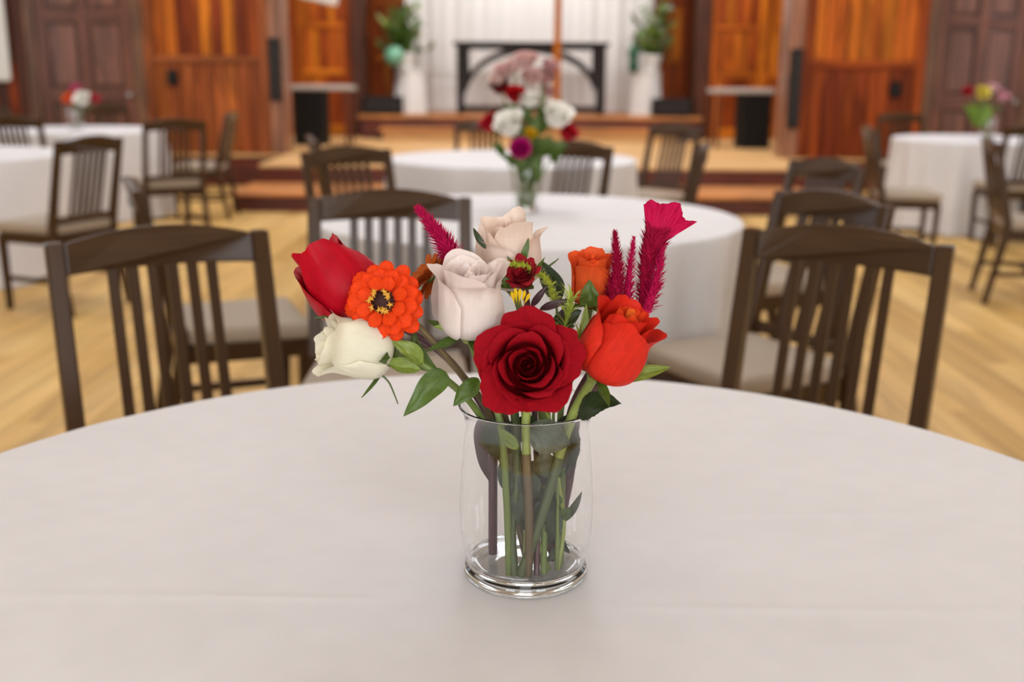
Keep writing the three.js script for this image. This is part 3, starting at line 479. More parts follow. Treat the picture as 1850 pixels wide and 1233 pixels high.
const CUP_ROSE = [[2, 0.06, 1.44, -0.15, 2.8, 0, { spiral: 0.3 }], [2, 0.14, 1.46, -0.15, 2.2, 0.1, { spiral: 0.2 }], [3, 0.26, 1.48, -0.15, 1.7, 0.2, { spiral: 0.16 }], [3, 0.39, 1.50, -0.15, 1.5, 0.35, { spiral: 0.15 }], [3, 0.52, 1.50, -0.14, 1.4, 0.5, { spiral: 0.14, tip: 0.03 }], [4, 0.62, 1.44, -0.10, 1.15, 0.75, { spiral: 0.14, tip: 0.06 }]];
const PLUMP_BUD = [[2, 0.08, 1.55, -0.2, 2.8, 0, { spiral: 0.3 }], [3, 0.28, 1.62, -0.25, 1.9, 0.2], [3, 0.48, 1.66, -0.28, 1.6, 0.3], [3, 0.66, 1.68, -0.34, 1.45, 0.3, { tip: 0.05 }], [3, 0.76, 1.64, -0.36, 1.4, 0.35, { tip: 0.03, cut: 0.5 }]];
const BUD_ROSE = [[2, 0.06, 1.62, -0.05, 2.8, 0, { spiral: 0.3 }], [3, 0.17, 1.66, -0.08, 1.8, 0.1], [3, 0.31, 1.70, -0.06, 1.6, 0.2], [3, 0.46, 1.74, -0.02, 1.45, 0.3], [3, 0.58, 1.66, 0.0, 1.3, 0.45]];
function stemPath(foot, rim, ...rest) { return [foot, foot.clone().lerp(rim, 0.5).add(V(0.002, 0, 0.001)), rim, ...rest]; }
function flower(name, label, category, foot, group) { return thing(name, label, category, foot.toArray(), 0, group); }
const BQ = 'flowers of the front bouquet';

{ // dark red open rose in front
  const base = at(956, 668, 0.968), ax = V(-0.07, 0.40, 0.91), f = FOOT(957, 1056), t = flower('rose', 'dark red open rose facing the viewer at the front of the bouquet', 'rose', f, BQ);
  addPetals(t, base, ax, 0.0455, OPEN_ROSE, petalMat([0.27, 0.0012, 0.007], 0, 0.75), 12, 0.5, { nu: 24, nv: 20, tip: 0.05 });
  calyx(t, base, ax, 0.045, STEM.pale, 5, 0.9, 1.7); { const r = RIM(950, 764), m = f.clone().lerp(r, 0.80); addStem(t, [m, m.clone().lerp(r, 0.5), r, at(953, 730, 0.978), base], STEM.pale, 0.0042); addStem(t, [f, f.clone().lerp(m, 0.5).add(V(0.0015, 0, 0)), m.clone().lerp(r, 0.01)], STEM.brown, 0.0040, 0.0044); }
}
{ // red half-closed rose, far left
  const base = at(655, 566, 1.0), ax = V(-0.60, 0.78, -0.12), f = FOOT(1003, 1012), t = flower('rose', 'crimson half-closed rose at the far left, leaning over the zinnia', 'rose', f, BQ);
  addPetals(t, base, ax, 0.0445, PLUMP_BUD, petalMat([0.44, 0.002, 0.012], 0.06, 0.4), 33, 2.68, { nu: 26, nv: 22, cut: 0.22 });
  calyx(t, base, ax, 0.046, STEM.green); addStem(t, stemPath(f, RIM(872, 735), at(800, 640, 1.0), at(720, 590, 1.0), base), STEM.wine, 0.0036);
}
{ // cream rose, lower left
  const base = at(706, 641, 0.965), ax = V(-0.90, 0.24, 0.34), f = FOOT(990, 1030), t = flower('rose', 'cream white rose tipped sideways at the lower left, under the orange zinnia', 'rose', f, BQ);
  addPetals(t, base, ax, 0.0435, CUP_ROSE, [petalMat([0.90, 0.84, 0.64], 0.3), petalMat([0.92, 0.87, 0.70], 0.3)], 46, 0.9, { nu: 30, nv: 22, ruffle: 0.085 });
  calyx(t, base, ax, 0.046, STEM.green); addStem(t, stemPath(f, RIM(868, 752), at(810, 690, 0.965), at(750, 652, 0.965), base), STEM.green, 0.0034);
  addLeaf(t, at(806, 672, 0.965), at(726, 751, 0.945), 0.0118, LEAF.mid, { bend: 0.1, fold: 0.35, wide: 0.28, n: V(0.2, 0.5, 0.85), seed: 4 });
  addLeaf(t, at(790, 672, 0.965), at(752, 592, 0.97), 0.012, LEAF.mid, { bend: 0.16, fold: 0.6, n: V(-0.7, 0.3, 0.7), seed: 5 });
  addLeaf(t, at(760, 668, 0.955), at(690, 652, 0.945), 0.0075, LEAF.light, { bend: -0.05, fold: 0.5, n: V(0, 0.6, 0.8), seed: 6 }, 'sepal');
  addLeaf(t, at(765, 658, 0.955), at(706, 616, 0.95), 0.008, LEAF.light, { bend: 0.15, fold: 0.4, n: V(-0.2, 0.7, 0.7), seed: 7 }, 'sepal');
  part('tendril', local(tube([at(702, 662, 0.955), at(688, 672, 0.952), at(703, 692, 0.95), at(712, 712, 0.95), at(719, 730, 0.95)], 0.0012, 24, 6, 0.0006), t), STEM.dark, t);
}
{ // pale pink rose, centre left
  const base = at(846, 604, 0.985), ax = V(0.04, 0.95, 0.30), f = FOOT(906, 1052), t = flower('rose', 'pale blush pink rose in the middle, directly above the dark red rose', 'rose', f, BQ);
  addPetals(t, base, ax, 0.0480, CUP_ROSE, [petalMat([0.92, 0.76, 0.66], 0.28), petalMat([0.92, 0.79, 0.71], 0.28), petalMat([0.92, 0.80, 0.74], 0.28)], 58, 2.2, { nu: 28, nv: 22, ruffle: 0.035 });
  calyx(t, base, ax, 0.05, STEM.pale, 5, 0.8, 1.5); addStem(t, stemPath(f, RIM(903, 760), at(880, 700, 0.985), base), STEM.green, 0.0036);
  addLeaf(t, at(852, 606, 0.975), at(783, 588, 0.965), 0.006, LEAF.light, { bend: 0.12, seed: 3 }, 'sepal');
  addLeaf(t, at(864, 684, 0.955), at(818, 734, 0.935), 0.0085, LEAF.mid, { bend: 0.1, fold: 0.35, n: V(0.4, 0.6, 0.7), seed: 9 });
}
{ // peach rose at the back
  const base = at(928, 520, 1.055), ax = V(-0.10, 0.96, 0.16), f = FOOT(985, 1040), t = flower('rose', 'pale peach rose standing highest at the back of the bouquet', 'rose', f, BQ);
  addPetals(t, base, ax, 0.047, [...CUP_ROSE.slice(0, 5), [3, 0.64, 1.26, -0.02, 1.1, 0.75, { tip: 0.08, spiral: 0.12 }]], [petalMat([0.92, 0.70, 0.56], 0.3), petalMat([0.92, 0.75, 0.64], 0.3)], 71, 0.9, { nu: 22, nv: 18 });
  calyx(t, base, ax, 0.05, STEM.green); addStem(t, stemPath(f, RIM(975, 722), at(955, 620, 1.05), base), STEM.green, 0.0034);
  addLeaf(t, at(878, 450, 1.02), at(854, 412, 1.02), 0.0032, LEAF.dark, { bend: -0.15, seed: 2 }, 'sepal'); addLeaf(t, at(942, 480, 1.02), at(956, 430, 1.02), 0.0035, LEAF.mid, { bend: 0.1, seed: 3 }, 'sepal');
  addLeaf(t, at(1010, 545, 1.06), at(972, 468, 1.06), 0.011, LEAF.dark, { bend: 0.15, fold: 0.4, seed: 8 });
}
{ // orange red rose, right front
  const base = at(1076, 676, 0.962), ax = V(0.44, 0.86, 0.26), f = FOOT(935, 1058), t = flower('rose', 'orange-red half-open rose at the right front above the vase rim', 'rose', f, BQ);
  addPetals(t, base, ax, 0.0475, CUP_ROSE.map((l, i) => [l[0], l[1], l[2] * (1.08 - 0.02 * i), l[3] - 0.06 + 0.015 * i, l[4], l[5] * 0.7, l[6]]), [petalMat([0.86, 0.17, 0.025], 0.2, 0.5), petalMat([0.86, 0.15, 0.022], 0.2, 0.5), petalMat([0.84, 0.12, 0.02], 0.2, 0.5), ...Array(6).fill(petalMat([0.82, 0.07, 0.016], 0.2, 0.5)), petalMat([0.74, 0.03, 0.014], 0.2, 0.5)], 83, 0.2, { nu: 24, nv: 20, ruffle: 0.045 });
  calyx(t, base, ax, 0.05, STEM.pale, 3, 0.7, 1.6); { const r = RIM(1032, 756), m = f.clone().lerp(r, 0.75); addStem(t, [m, r, base], STEM.pale, 0.0046); addStem(t, [f, f.clone().lerp(m, 0.5).add(V(0.002, 0, 0)), m.clone().lerp(r, 0.02)], STEM.dark, 0.0048); }
  addLeaf(t, at(1106, 684, 0.955), at(1213, 665, 0.94), 0.0075, LEAF.light, { bend: -0.05, fold: 0.5, seed: 5 }, 'sepal');
  addLeaf(t, at(1046, 748, 0.965), at(1123, 727, 0.945), 0.0165, LEAF.dark, { bend: 0.1, fold: 0.15, serr: 0.12, n: V(0, 0.75, 0.65), seed: 6 });
  addLeaf(t, at(1050, 650, 0.975), at(1059, 548, 0.985), 0.005, LEAF.light, { bend: 0.05, seed: 7 }, 'sepal');
}
{ // orange red bud at the back right
  const base = at(1066, 552, 1.035), ax = V(0.02, 0.97, 0.2), f = FOOT(1010, 1020), t = flower('rose', 'small orange-red rose bud behind, next to the magenta spikes', 'rose', f, BQ);
  addPetals(t, base, ax, 0.031, BUD_ROSE, [petalMat([0.74, 0.05, 0.015], 0.2, 0.5), petalMat([0.84, 0.11, 0.025], 0.2, 0.5)], 97, 0.6, { nu: 18, nv: 16 });
  calyx(t, base, ax, 0.036, STEM.green, 4, 0.7, 1.3); addStem(t, stemPath(f, RIM(1015, 730), at(1052, 640, 1.025), base), STEM.green, 0.0032);
  addLeaf(t, at(1064, 556, 1.0), at(1068, 505, 1.0), 0.010, LEAF.mid, { bend: 0.12, fold: 0.4, seed: 4, wide: 0.3 }, 'sepal');
}
function zinnia(name, label, base, ax, S, foot, path, cols, rows, seed, eye) {
  const t = flower(name, label, 'zinnia', foot, BQ), r = rng(seed), q = headTurn(ax, 0.3), p = base.clone().sub(t.position); let k = 0;
  for (const [n, L, w, lift, y0, r0] of rows) for (let i = 0; i < n; i++) {
    const a = i / n * 6.283 + k * 0.21 + (r() - 0.5) * 0.12, len = L * S * (0.92 + 0.16 * r()), ww = w * S * (0.9 + 0.2 * r()), dv = (r() - 0.5) * 0.12, sd = r() * 30;
    const g = sheet((uu, v) => { const u = uu * 2 - 1, wv = ww * (0.35 + 0.65 * smooth(0, 0.6, v)) * Math.sqrt(Math.max(0, 1 - Math.pow(Math.max(0, v - 0.62) / 0.385, 2.4))), notch = 0.05 * Math.exp(-u * u * 9); const d = r0 * S + len * (v - notch * v * v), y = y0 * S + len * ((lift + dv) * v - 0.16 * v * v) + 0.22 * ww * (u * u - 0.5) + 0.10 * ww * Math.cos(u * 7) * 0.5; const x = u * wv; return V(Math.sin(a) * d + Math.cos(a) * x, y + (vn(v * 3 + sd, u + sd) - 0.5) * 0.2 * ww, Math.cos(a) * d - Math.sin(a) * x); }, 8, 14);
    const m = part('petal', g, cols[k % cols.length], t); m.position.copy(p); m.quaternion.copy(q); }
  const add = (n, g, m) => { const o = part(n, g, m, t); o.position.copy(p); o.quaternion.copy(q); return o; };
  for (const [i] of rows.entries()) k = i;
  if (eye) {
    const bits = []; for (let i = 0; i < 150; i++) { const d = Math.sqrt((i + 0.5) / 150) * 0.27 * S, a = i * 2.39996, h = (0.32 - 0.9 * (d / S) * (d / S)) * S; bits.push(new THREE.ConeGeometry(0.016 * S, 0.10 * S, 5).translate(d * Math.sin(a), h, d * Math.cos(a))); }
    const disc = add('disc', mergeGeometries([...bits.map((b) => b.toNonIndexed()), new THREE.SphereGeometry(0.28 * S, 24, 12, 0, 6.29, 0, 1.4).scale(1, 0.7, 1).translate(0, 0.10 * S, 0).toNonIndexed()]), std(lin(0.06, 0.012, 0.008), 0.7, { side: THREE.DoubleSide }));
    for (let i = 0; i < 14; i++) { const a = i / 14 * 6.283 + r(), d = (0.17 + 0.11 * r()) * S, c = V(d * Math.sin(a), 0.36 * S, d * Math.cos(a)); const star = []; for (let j = 0; j < 5; j++) { const b = j * 1.2566 + r(); star.push(new THREE.ConeGeometry(0.030 * S, 0.10 * S, 6).translate(0, 0.046 * S, 0).rotateX(1.25).rotateY(b).translate(c.x, c.y, c.z)); } star.push(new THREE.CylinderGeometry(0.016 * S, 0.014 * S, 0.16 * S, 6).translate(c.x, c.y - 0.07 * S, c.z)); const o = part('floret', merge(star), std(lin(0.62, 0.30, 0.02), 0.6), t); o.position.copy(p); o.quaternion.copy(q); }
  }
  add('calyx', lathe([[0, -0.3 * S], [0.1 * S, -0.25 * S], [0.26 * S, -0.1 * S], [0.3 * S, 0.04 * S], [0, 0.06 * S]], 24), STEM.green);
  addStem(t, path, STEM.brown, 0.0032); return t;
}
const Zo = [[0.84, 0.060, 0.007], [0.76, 0.035, 0.006], [0.88, 0.085, 0.008]].map((c) => petalMat(c, 0.12, 0.6, 0.3));
{ const b = at(695, 546, 0.955), f = FOOT(955, 1030);
  zinnia('zinnia', 'bright orange zinnia with yellow florets round a dark centre, left in the bouquet', b, V(-0.12, 0.26, 0.95), 0.040, f, stemPath(f, RIM(880, 742), at(810, 650, 0.975), at(750, 585, 0.965), b), Zo, [[14, 0.72, 0.205, 0.02, 0.03, 0.22], [13, 0.60, 0.19, 0.26, 0.08, 0.20], [8, 0.42, 0.15, 0.55, 0.13, 0.18]], 15, true); }
{ const b = at(783, 502, 1.04), f = FOOT(965, 1012);
  zinnia('zinnia', 'rust orange zinnia seen from the side, half behind the blush rose', b, V(-0.55, 0.6, 0.1), 0.028, f, stemPath(f, RIM(905, 728), at(850, 620, 1.04), b), [petalMat([0.50, 0.11, 0.016]), petalMat([0.62, 0.17, 0.02]), petalMat([0.34, 0.05, 0.012])], [[14, 0.8, 0.2, -0.15, 0.0, 0.2], [13, 0.75, 0.2, 0.35, 0.1, 0.2], [10, 0.6, 0.18, 0.8, 0.15, 0.16]], 25, false); }
// celosia: a core set with hundreds of small pointed bracts
function spike(points, rad, n, seed, len) {
  const c = new THREE.CatmullRomCurve3(points), r = rng(seed), pos = [], idx = [], uv = []; const b1 = V(0, 0, 1);
  for (let i = 0; i < n; i++) {
    const s = Math.pow((i + r()) / n, 0.85), p = c.getPoint(s), tn = c.getTangent(s), sx = tn.clone().cross(b1).normalize(), sy = sx.clone().cross(tn), a = i * 2.39996 + r() * 0.5; const out = sx.clone().multiplyScalar(Math.cos(a)).addScaledVector(sy, Math.sin(a)); const w = rad(s);
    const dir = out.clone().multiplyScalar(0.6 + 0.5 * r()).addScaledVector(tn, 0.4 + s * 0.6 + 0.4 * r()).normalize(), q = out.clone().cross(dir).normalize(), L = len * (0.6 + 0.7 * r()) * (0.55 + 0.6 * w / rad(0.25)), o = p.clone().addScaledVector(out, w * 0.55), k = pos.length / 3, hw = L * 0.13;
    const mid = o.clone().addScaledVector(dir, L * 0.4), bulge = out.clone().cross(q).normalize();
    for (const v of [o, mid.clone().addScaledVector(q, hw).addScaledVector(out, -hw * 0.3), mid.clone().addScaledVector(q, -hw).addScaledVector(out, -hw * 0.3), mid.clone().addScaledVector(out, hw * 0.5), o.clone().addScaledVector(dir, L)]) { pos.push(v.x, v.y, v.z); uv.push(0.5, 0.5); }
    idx.push(k, k + 3, k + 1, k, k + 2, k + 3, k + 3, k + 4, k + 1, k + 2, k + 4, k + 3);
  }
  const g = new THREE.BufferGeometry(); g.setAttribute('position', new THREE.Float32BufferAttribute(pos, 3)); g.setAttribute('uv', new THREE.Float32BufferAttribute(uv, 2)); g.setIndex(idx); const f = g.toNonIndexed(); f.computeVertexNormals();
  const tube0 = new THREE.TubeGeometry(c, 24, 1, 10); const p = tube0.attributes.position, cc = V(0, 0, 0), q = V(0, 0, 0); for (let j = 0; j <= 24; j++) { c.getPointAt(j / 24, cc); for (let i = 0; i <= 10; i++) { const k = j * 11 + i; q.fromBufferAttribute(p, k).sub(cc).multiplyScalar(rad(j / 24) * 0.7).add(cc); p.setXYZ(k, q.x, q.y, q.z); } } tube0.computeVertexNormals();
  return merge([f, tube0]);
}
const CEL = { a: petalMat([0.62, 0.010, 0.10], 0.15), b: petalMat([0.44, 0.006, 0.052], 0.15), c: petalMat([0.52, 0.004, 0.065], 0.05) };
{ const f = FOOT(890, 1000), top = at(755, 376, 1.03), base = at(826, 482, 1.03), t = flower('celosia', 'magenta celosia spike on the left, pointing up before the dark chair slats', 'celosia', f, BQ);
  part('flower_spike', local(spike([base, at(795, 428, 1.03), top], (s) => 0.0092 * Math.pow(Math.max(0.02, 1 - s), 0.75) * (0.75 + 0.4 * smooth(0, 0.2, s)), 560, 4, 0.0098), t), CEL.a, t);
  addStem(t, [f, V(f.x, 0.85, f.z), RIM(890, 728), at(862, 600, 1.03), base], STEM.wine, 0.0046); 
  addLeaf(t, at(893, 815, 1.0), at(862, 768, 0.99), 0.004, LEAF.wine, { bend: 0.05, seed: 2 }); addLeaf(t, at(866, 752, 0.985), at(884, 874, 0.99), 0.0065, LEAF.wine, { bend: 0.06, fold: 0.2, seed: 3, n: V(-0.3, 0.1, 1) }); }
{ const f = FOOT(1000, 1000), t = flower('celosia', 'tall magenta celosia with a ruffled fan crest, highest on the right', 'celosia', f, BQ);
  const b = at(1163, 556, 1.035), m = at(1170, 480, 1.035), k = at(1188, 420, 1.035), dir = V(0.26, 0.96, 0.02).normalize(), sx = V(0.96, -0.26, 0.1).normalize();
  part('flower_spike', local(spike([b, m, k], (s) => 0.008 + 0.006 * smooth(0.35, 1, s), 620, 9, 0.0080), t), CEL.b, t);
  const fan = (z) => sheet((u, v) => { const a = (u - 0.5) * 1.25 + 0.16, L = 0.004 + v * 0.030 * (0.95 + 0.10 * Math.sin(u * 12 + 1) + 0.26 * (vn(u * 5, 3) - 0.5) + 0.05 * (vn(u * 40, 8) - 0.5) + 0.10 * u), rf = Math.sin(u * 14 + v * 2) * 0.0052 * v * v + (vn(u * 30, v * 2) - 0.5) * 0.0026 * v; return k.clone().addScaledVector(dir, Math.cos(a) * L - 0.006).addScaledVector(sx, Math.sin(a) * L * 0.95 + (u - 0.5) * 0.016).add(V(0, 0, rf + z * (1 - 0.8 * v) + z * 0.1)); }, 90, 14);
  part('crest', local(mergeGeometries([fan(0.006), fan(-0.006)]), t), CEL.c, t);
  addStem(t, stemPath(f, RIM(1050, 735), at(1120, 650, 1.03), b), STEM.wine, 0.0045);
  part('flower_spike', local(spike([at(1168, 562, 1.025), at(1186, 505, 1.02), at(1197, 452, 1.02)], (s) => 0.0075 * Math.pow(Math.max(0.03, 1 - s), 0.7), 300, 5, 0.0080), t), CEL.a, t); }
{ const f = FOOT(975, 1015), t = flower('celosia', 'pair of slim dark magenta celosia spikes between the two orange-red roses', 'celosia', f, BQ);
  part('flower_spike', local(spike([at(1108, 560, 1.01), at(1115, 490, 1.01), at(1111, 420, 1.01)], (s) => 0.0105 * Math.pow(Math.max(0.02, 1 - s), 0.9), 520, 6, 0.0082), t), CEL.b, t);
  part('flower_spike', local(spike([at(1130, 560, 1.02), at(1137, 490, 1.02), at(1145, 430, 1.02)], (s) => 0.0070 * Math.pow(Math.max(0.02, 1 - s), 0.9), 300, 7, 0.0070), t), CEL.a, t);
  addStem(t, stemPath(f, RIM(1035, 735), at(1085, 640, 1.02), at(1112, 556, 1.012)), STEM.wine, 0.0042);
  addLeaf(t, at(1022, 752, 1.0), at(1022, 858, 1.0), 0.0155, LEAF.dark, { bend: 0.05, n: V(-0.2, 0.1, 1), seed: 8, serr: 0.06 }); addLeaf(t, at(1028, 868, 1.0), at(1042, 805, 1.0), 0.003, LEAF.wine, {}); }
// small fillers
function sprig(label, pts, foot, rim, n, len, w, mat, seed, name = 'goldenrod_sprig') {
  const t = flower(name, label, 'sprig', foot, BQ), c = new THREE.CatmullRomCurve3(pts), r = rng(seed), list = [];
  for (let i = 0; i < n; i++) { const s = (i + r()) / n, p = c.getPoint(s), tn = c.getTangent(s), a = i * 2.4 + r(), side = tn.clone().cross(V(0, 0, 1)).normalize(), fr = side.clone().cross(tn), out = side.multiplyScalar(Math.cos(a)).addScaledVector(fr, Math.sin(a)), e = p.clone().addScaledVector(out, len * (1 - 0.5 * s) * (0.6 + 0.6 * r())).addScaledVector(tn, len * 0.9); e.addScaledVector(V(r() - 0.5, r() - 0.5, r() - 0.5), len * 0.9); list.push(blade(p, e, w, { n: tn.clone().addScaledVector(out, -0.5), bend: 0.15, nu: 2, nv: 5, seed: i })); }
  const o = part('florets', local(merge(list), t), mat, t); o.userData.kind = 'stuff'; addStem(t, stemPath(foot, rim, ...pts), STEM.green, 0.0020, 0.0010); return t;
}
sprig('yellow-green goldenrod sprig arching left behind the dark red rose', [at(1006, 560, 1.0), at(990, 510, 1.0), at(955, 484, 1.0), at(915, 476, 1.0)], FOOT(1020, 1030), RIM(985, 748), 420, 0.0062, 0.0014, leafMat([0.80, 0.86, 0.08], 0.6, 0.35), 3);
sprig('feathery green sprig between the dark red and the orange-red roses', [at(1010, 640, 0.985), at(1022, 590, 0.985), at(1032, 548, 0.985)], FOOT(1028, 1040), RIM(1000, 752), 70, 0.019, 0.0013, leafMat([0.62, 0.76, 0.10], 0.6, 0.35), 5);
sprig('feathery green sprig low behind the orange-red rose', [at(1030, 660, 1.0), at(1050, 610, 1.0), at(1080, 575, 1.0)], FOOT(1015, 1020), RIM(1010, 742), 80, 0.017, 0.0013, leafMat([0.66, 0.78, 0.10], 0.6, 0.35), 8);
{ const f = FOOT(1034, 1041), t = flower('leafy_stem', 'thin light green stem with narrow leaves at the right inside the vase', 'stem', f, BQ);
  addStem(t, [f, onPlane(1018, 950, TY + 0.06), onPlane(1010, 880, TY + 0.10), onPlane(1000, 800, TY + 0.14), RIM(992, 758), at(985, 715, 0.975)].map((p) => within(p, 0.058)), STEM.pale, 0.0022);
  for (const [a, b, w, m, s] of [[[1020, 942], [1067, 890], 0.0038, 'dark', 1], [[1012, 936], [1030, 915], 0.006, 'mid', 2], [[1008, 912], [1002, 888], 0.0055, 'mid', 3], [[1005, 862], [1022, 846], 0.003, 'mid', 4], [[1016, 985], [985, 1015], 0.005, 'dark', 5]]) addLeaf(t, within(at(...a, 0.99), 0.055), within(at(...b, 0.985), 0.058), w, LEAF[m], { bend: 0.1, seed: s, n: V(0, 0.2, 1) }); }
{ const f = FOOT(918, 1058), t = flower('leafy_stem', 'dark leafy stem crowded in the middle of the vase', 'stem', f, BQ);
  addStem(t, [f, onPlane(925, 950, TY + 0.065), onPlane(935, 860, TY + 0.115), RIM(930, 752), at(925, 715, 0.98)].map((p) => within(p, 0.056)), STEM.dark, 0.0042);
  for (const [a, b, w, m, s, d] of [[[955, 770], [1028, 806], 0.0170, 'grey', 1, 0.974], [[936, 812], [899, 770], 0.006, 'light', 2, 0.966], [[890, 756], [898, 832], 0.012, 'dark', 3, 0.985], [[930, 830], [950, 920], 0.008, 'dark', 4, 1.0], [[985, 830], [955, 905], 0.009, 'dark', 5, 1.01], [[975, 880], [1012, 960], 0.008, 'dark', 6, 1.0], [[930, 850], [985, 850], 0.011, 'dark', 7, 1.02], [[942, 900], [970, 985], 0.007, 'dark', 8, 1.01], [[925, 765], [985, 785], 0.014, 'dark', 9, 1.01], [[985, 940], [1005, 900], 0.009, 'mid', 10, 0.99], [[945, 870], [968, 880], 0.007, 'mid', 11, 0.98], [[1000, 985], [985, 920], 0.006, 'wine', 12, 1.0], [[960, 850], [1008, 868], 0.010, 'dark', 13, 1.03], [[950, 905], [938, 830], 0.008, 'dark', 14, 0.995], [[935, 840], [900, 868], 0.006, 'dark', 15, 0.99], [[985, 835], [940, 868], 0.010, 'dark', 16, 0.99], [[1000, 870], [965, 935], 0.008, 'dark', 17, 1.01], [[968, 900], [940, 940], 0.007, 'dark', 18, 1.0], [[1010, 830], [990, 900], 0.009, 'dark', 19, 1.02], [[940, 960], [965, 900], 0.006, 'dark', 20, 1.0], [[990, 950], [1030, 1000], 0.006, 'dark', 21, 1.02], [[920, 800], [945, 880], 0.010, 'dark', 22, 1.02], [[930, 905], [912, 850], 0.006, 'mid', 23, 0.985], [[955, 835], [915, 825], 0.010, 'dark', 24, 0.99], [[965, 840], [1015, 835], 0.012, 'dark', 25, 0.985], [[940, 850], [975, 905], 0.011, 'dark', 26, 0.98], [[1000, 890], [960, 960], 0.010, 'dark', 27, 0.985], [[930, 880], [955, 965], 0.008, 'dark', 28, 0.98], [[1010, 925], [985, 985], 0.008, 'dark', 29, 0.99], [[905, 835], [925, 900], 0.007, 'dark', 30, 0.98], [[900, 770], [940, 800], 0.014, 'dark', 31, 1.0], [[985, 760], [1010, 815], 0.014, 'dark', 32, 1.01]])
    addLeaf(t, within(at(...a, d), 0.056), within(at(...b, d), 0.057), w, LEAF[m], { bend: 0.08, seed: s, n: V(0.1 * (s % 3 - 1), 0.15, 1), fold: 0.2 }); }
{ const f = FOOT(970, 1040), b = at(948, 512, 1.005), t = flower('carnation', 'small dark red flower peeping out between blush rose and goldenrod', 'flower', f, BQ);
  addPetals(t, b, V(-0.25, 0.75, 0.6), 0.021, [[4, 0.2, 0.9, 0.1, 1.2, 0.3], [6, 0.4, 1.0, 0.5, 0.7, 0.5], [7, 0.5, 1.1, 0.9, 0.6, 0.4]], [petalMat([0.22, 0.004, 0.012]), petalMat([0.30, 0.008, 0.016])], 19, 0, { nu: 10, nv: 8, ruffle: 0.12 });
  calyx(t, b, V(-0.25, 0.75, 0.6), 0.03, STEM.green, 4, 0.9, 0.8); addStem(t, stemPath(f, RIM(965, 730), at(960, 620, 1.01), b), STEM.wine, 0.003);
  for (const [a, c, w, m] of [[[975, 560], [1035, 541], 0.004, 'wine'], [[960, 555], [990, 515], 0.0035, 'wine'], [[1005, 580], [1042, 548], 0.0045, 'wine'], [[920, 520], [905, 497], 0.004, 'mid'], [[1000, 590], [1052, 562], 0.009, 'dark'], [[985, 600], [1040, 590], 0.007, 'mid']]) addLeaf(t, at(...a, 0.995), at(...c, 0.99), w, LEAF[m], { bend: 0.08 }); }
{ const f = FOOT(948, 1035), b = at(935, 566, 0.975), t = flower('yellow_flower', 'yellow flower with narrow strap petals behind the dark red rose', 'flower', f, BQ); const m = petalMat([0.80, 0.50, 0.012]);
  for (const [x, y] of [[924, 526], [931, 520], [940, 521], [949, 524], [958, 530]]) addLeaf(t, b.clone().lerp(at(x, 540, 0.98), 0.3), at(x, y, 0.972), 0.0017, m, { bend: 0.03, wide: 0.8, nu: 4, nv: 12, fold: 0.1 }, 'petal');
  addStem(t, stemPath(f, RIM(945, 735), b), STEM.pale, 0.0022); }

// ---------- bouquets on the other tables: one light rose and one pompon, copied ----------
const FAR_ROSE = [[2, 0.12, 1.1, 0, 2.4, 0], [3, 0.32, 1.2, 0.05, 1.4, 0.5], [4, 0.52, 1.25, 0.2, 1.05, 1.0], [4, 0.64, 1.2, 0.55, 0.9, 0.9]];
const protos = {};
function farFlower(kind, label, head, ax, S, colour, foot, group) {
  const t = flower(kind === 'rose' ? 'rose' : kind, label, kind === 'rose' ? 'rose' : 'flower', foot, group), p = head.clone().sub(foot), q = headTurn(ax), mat = petalMat(colour, 0.15, 0.65);
  if (!protos[kind]) { const h = []; const r = rng(kind.length); let th = 0; const L = kind === 'rose' ? FAR_ROSE : [[6, 0.3, 0.9, -0.2, 0.6, 0.2], [9, 0.5, 1.0, 0.2, 0.5, 0.4], [12, 0.6, 1.0, 0.7, 0.42, 0.6], [12, 0.55, 0.9, 1.3, 0.42, 0.6]]; for (const [n, rr, hh, open, A, curl] of L) for (let i = 0; i < n; i++) { h.push(petalShape({ r: rr, h: hh, open, A, curl, th, seed: r() * 30, nu: 8, nv: 8 })); th += 6.283 / n + (i === n - 1 ? 0.7 : 0); } protos[kind] = h; }
  for (const g of protos[kind]) { const m = part('petal', g, mat, t); m.position.copy(p); m.quaternion.copy(q); m.scale.setScalar(S); }
  part('stem', tube([V(0, 0, 0), V(p.x * 0.35, p.y * 0.5, p.z * 0.35), p], 0.0035, 14, 6), STEM.green, t);
  const leaf = part('leaf', blade(V(p.x * 0.6, p.y * 0.66, p.z * 0.6), V(p.x * 0.6 + 0.05 * Math.sign(p.x || 1), p.y * 0.66 + 0.05, p.z * 0.6 + 0.03), 0.018, {}), LEAF.mid, t);
  return t;
}
function bouquet(tx, tz, k, group, list) {
  const y = TY + 0.0177 * k; let i = 0;
  for (const [kind, label, px, py, dd, S, col, ax] of list) { const a = i++ * 2.4, foot = V(tx + 0.025 * k * Math.cos(a), y, tz + 0.025 * k * Math.sin(a)); farFlower(kind, label, at(px, py, -tz + dd), V(...ax), S, col, foot, group); }
}
const W_ = [0.92, 0.88, 0.80], R_ = [0.40, 0.006, 0.016], P_ = [0.72, 0.45, 0.41];
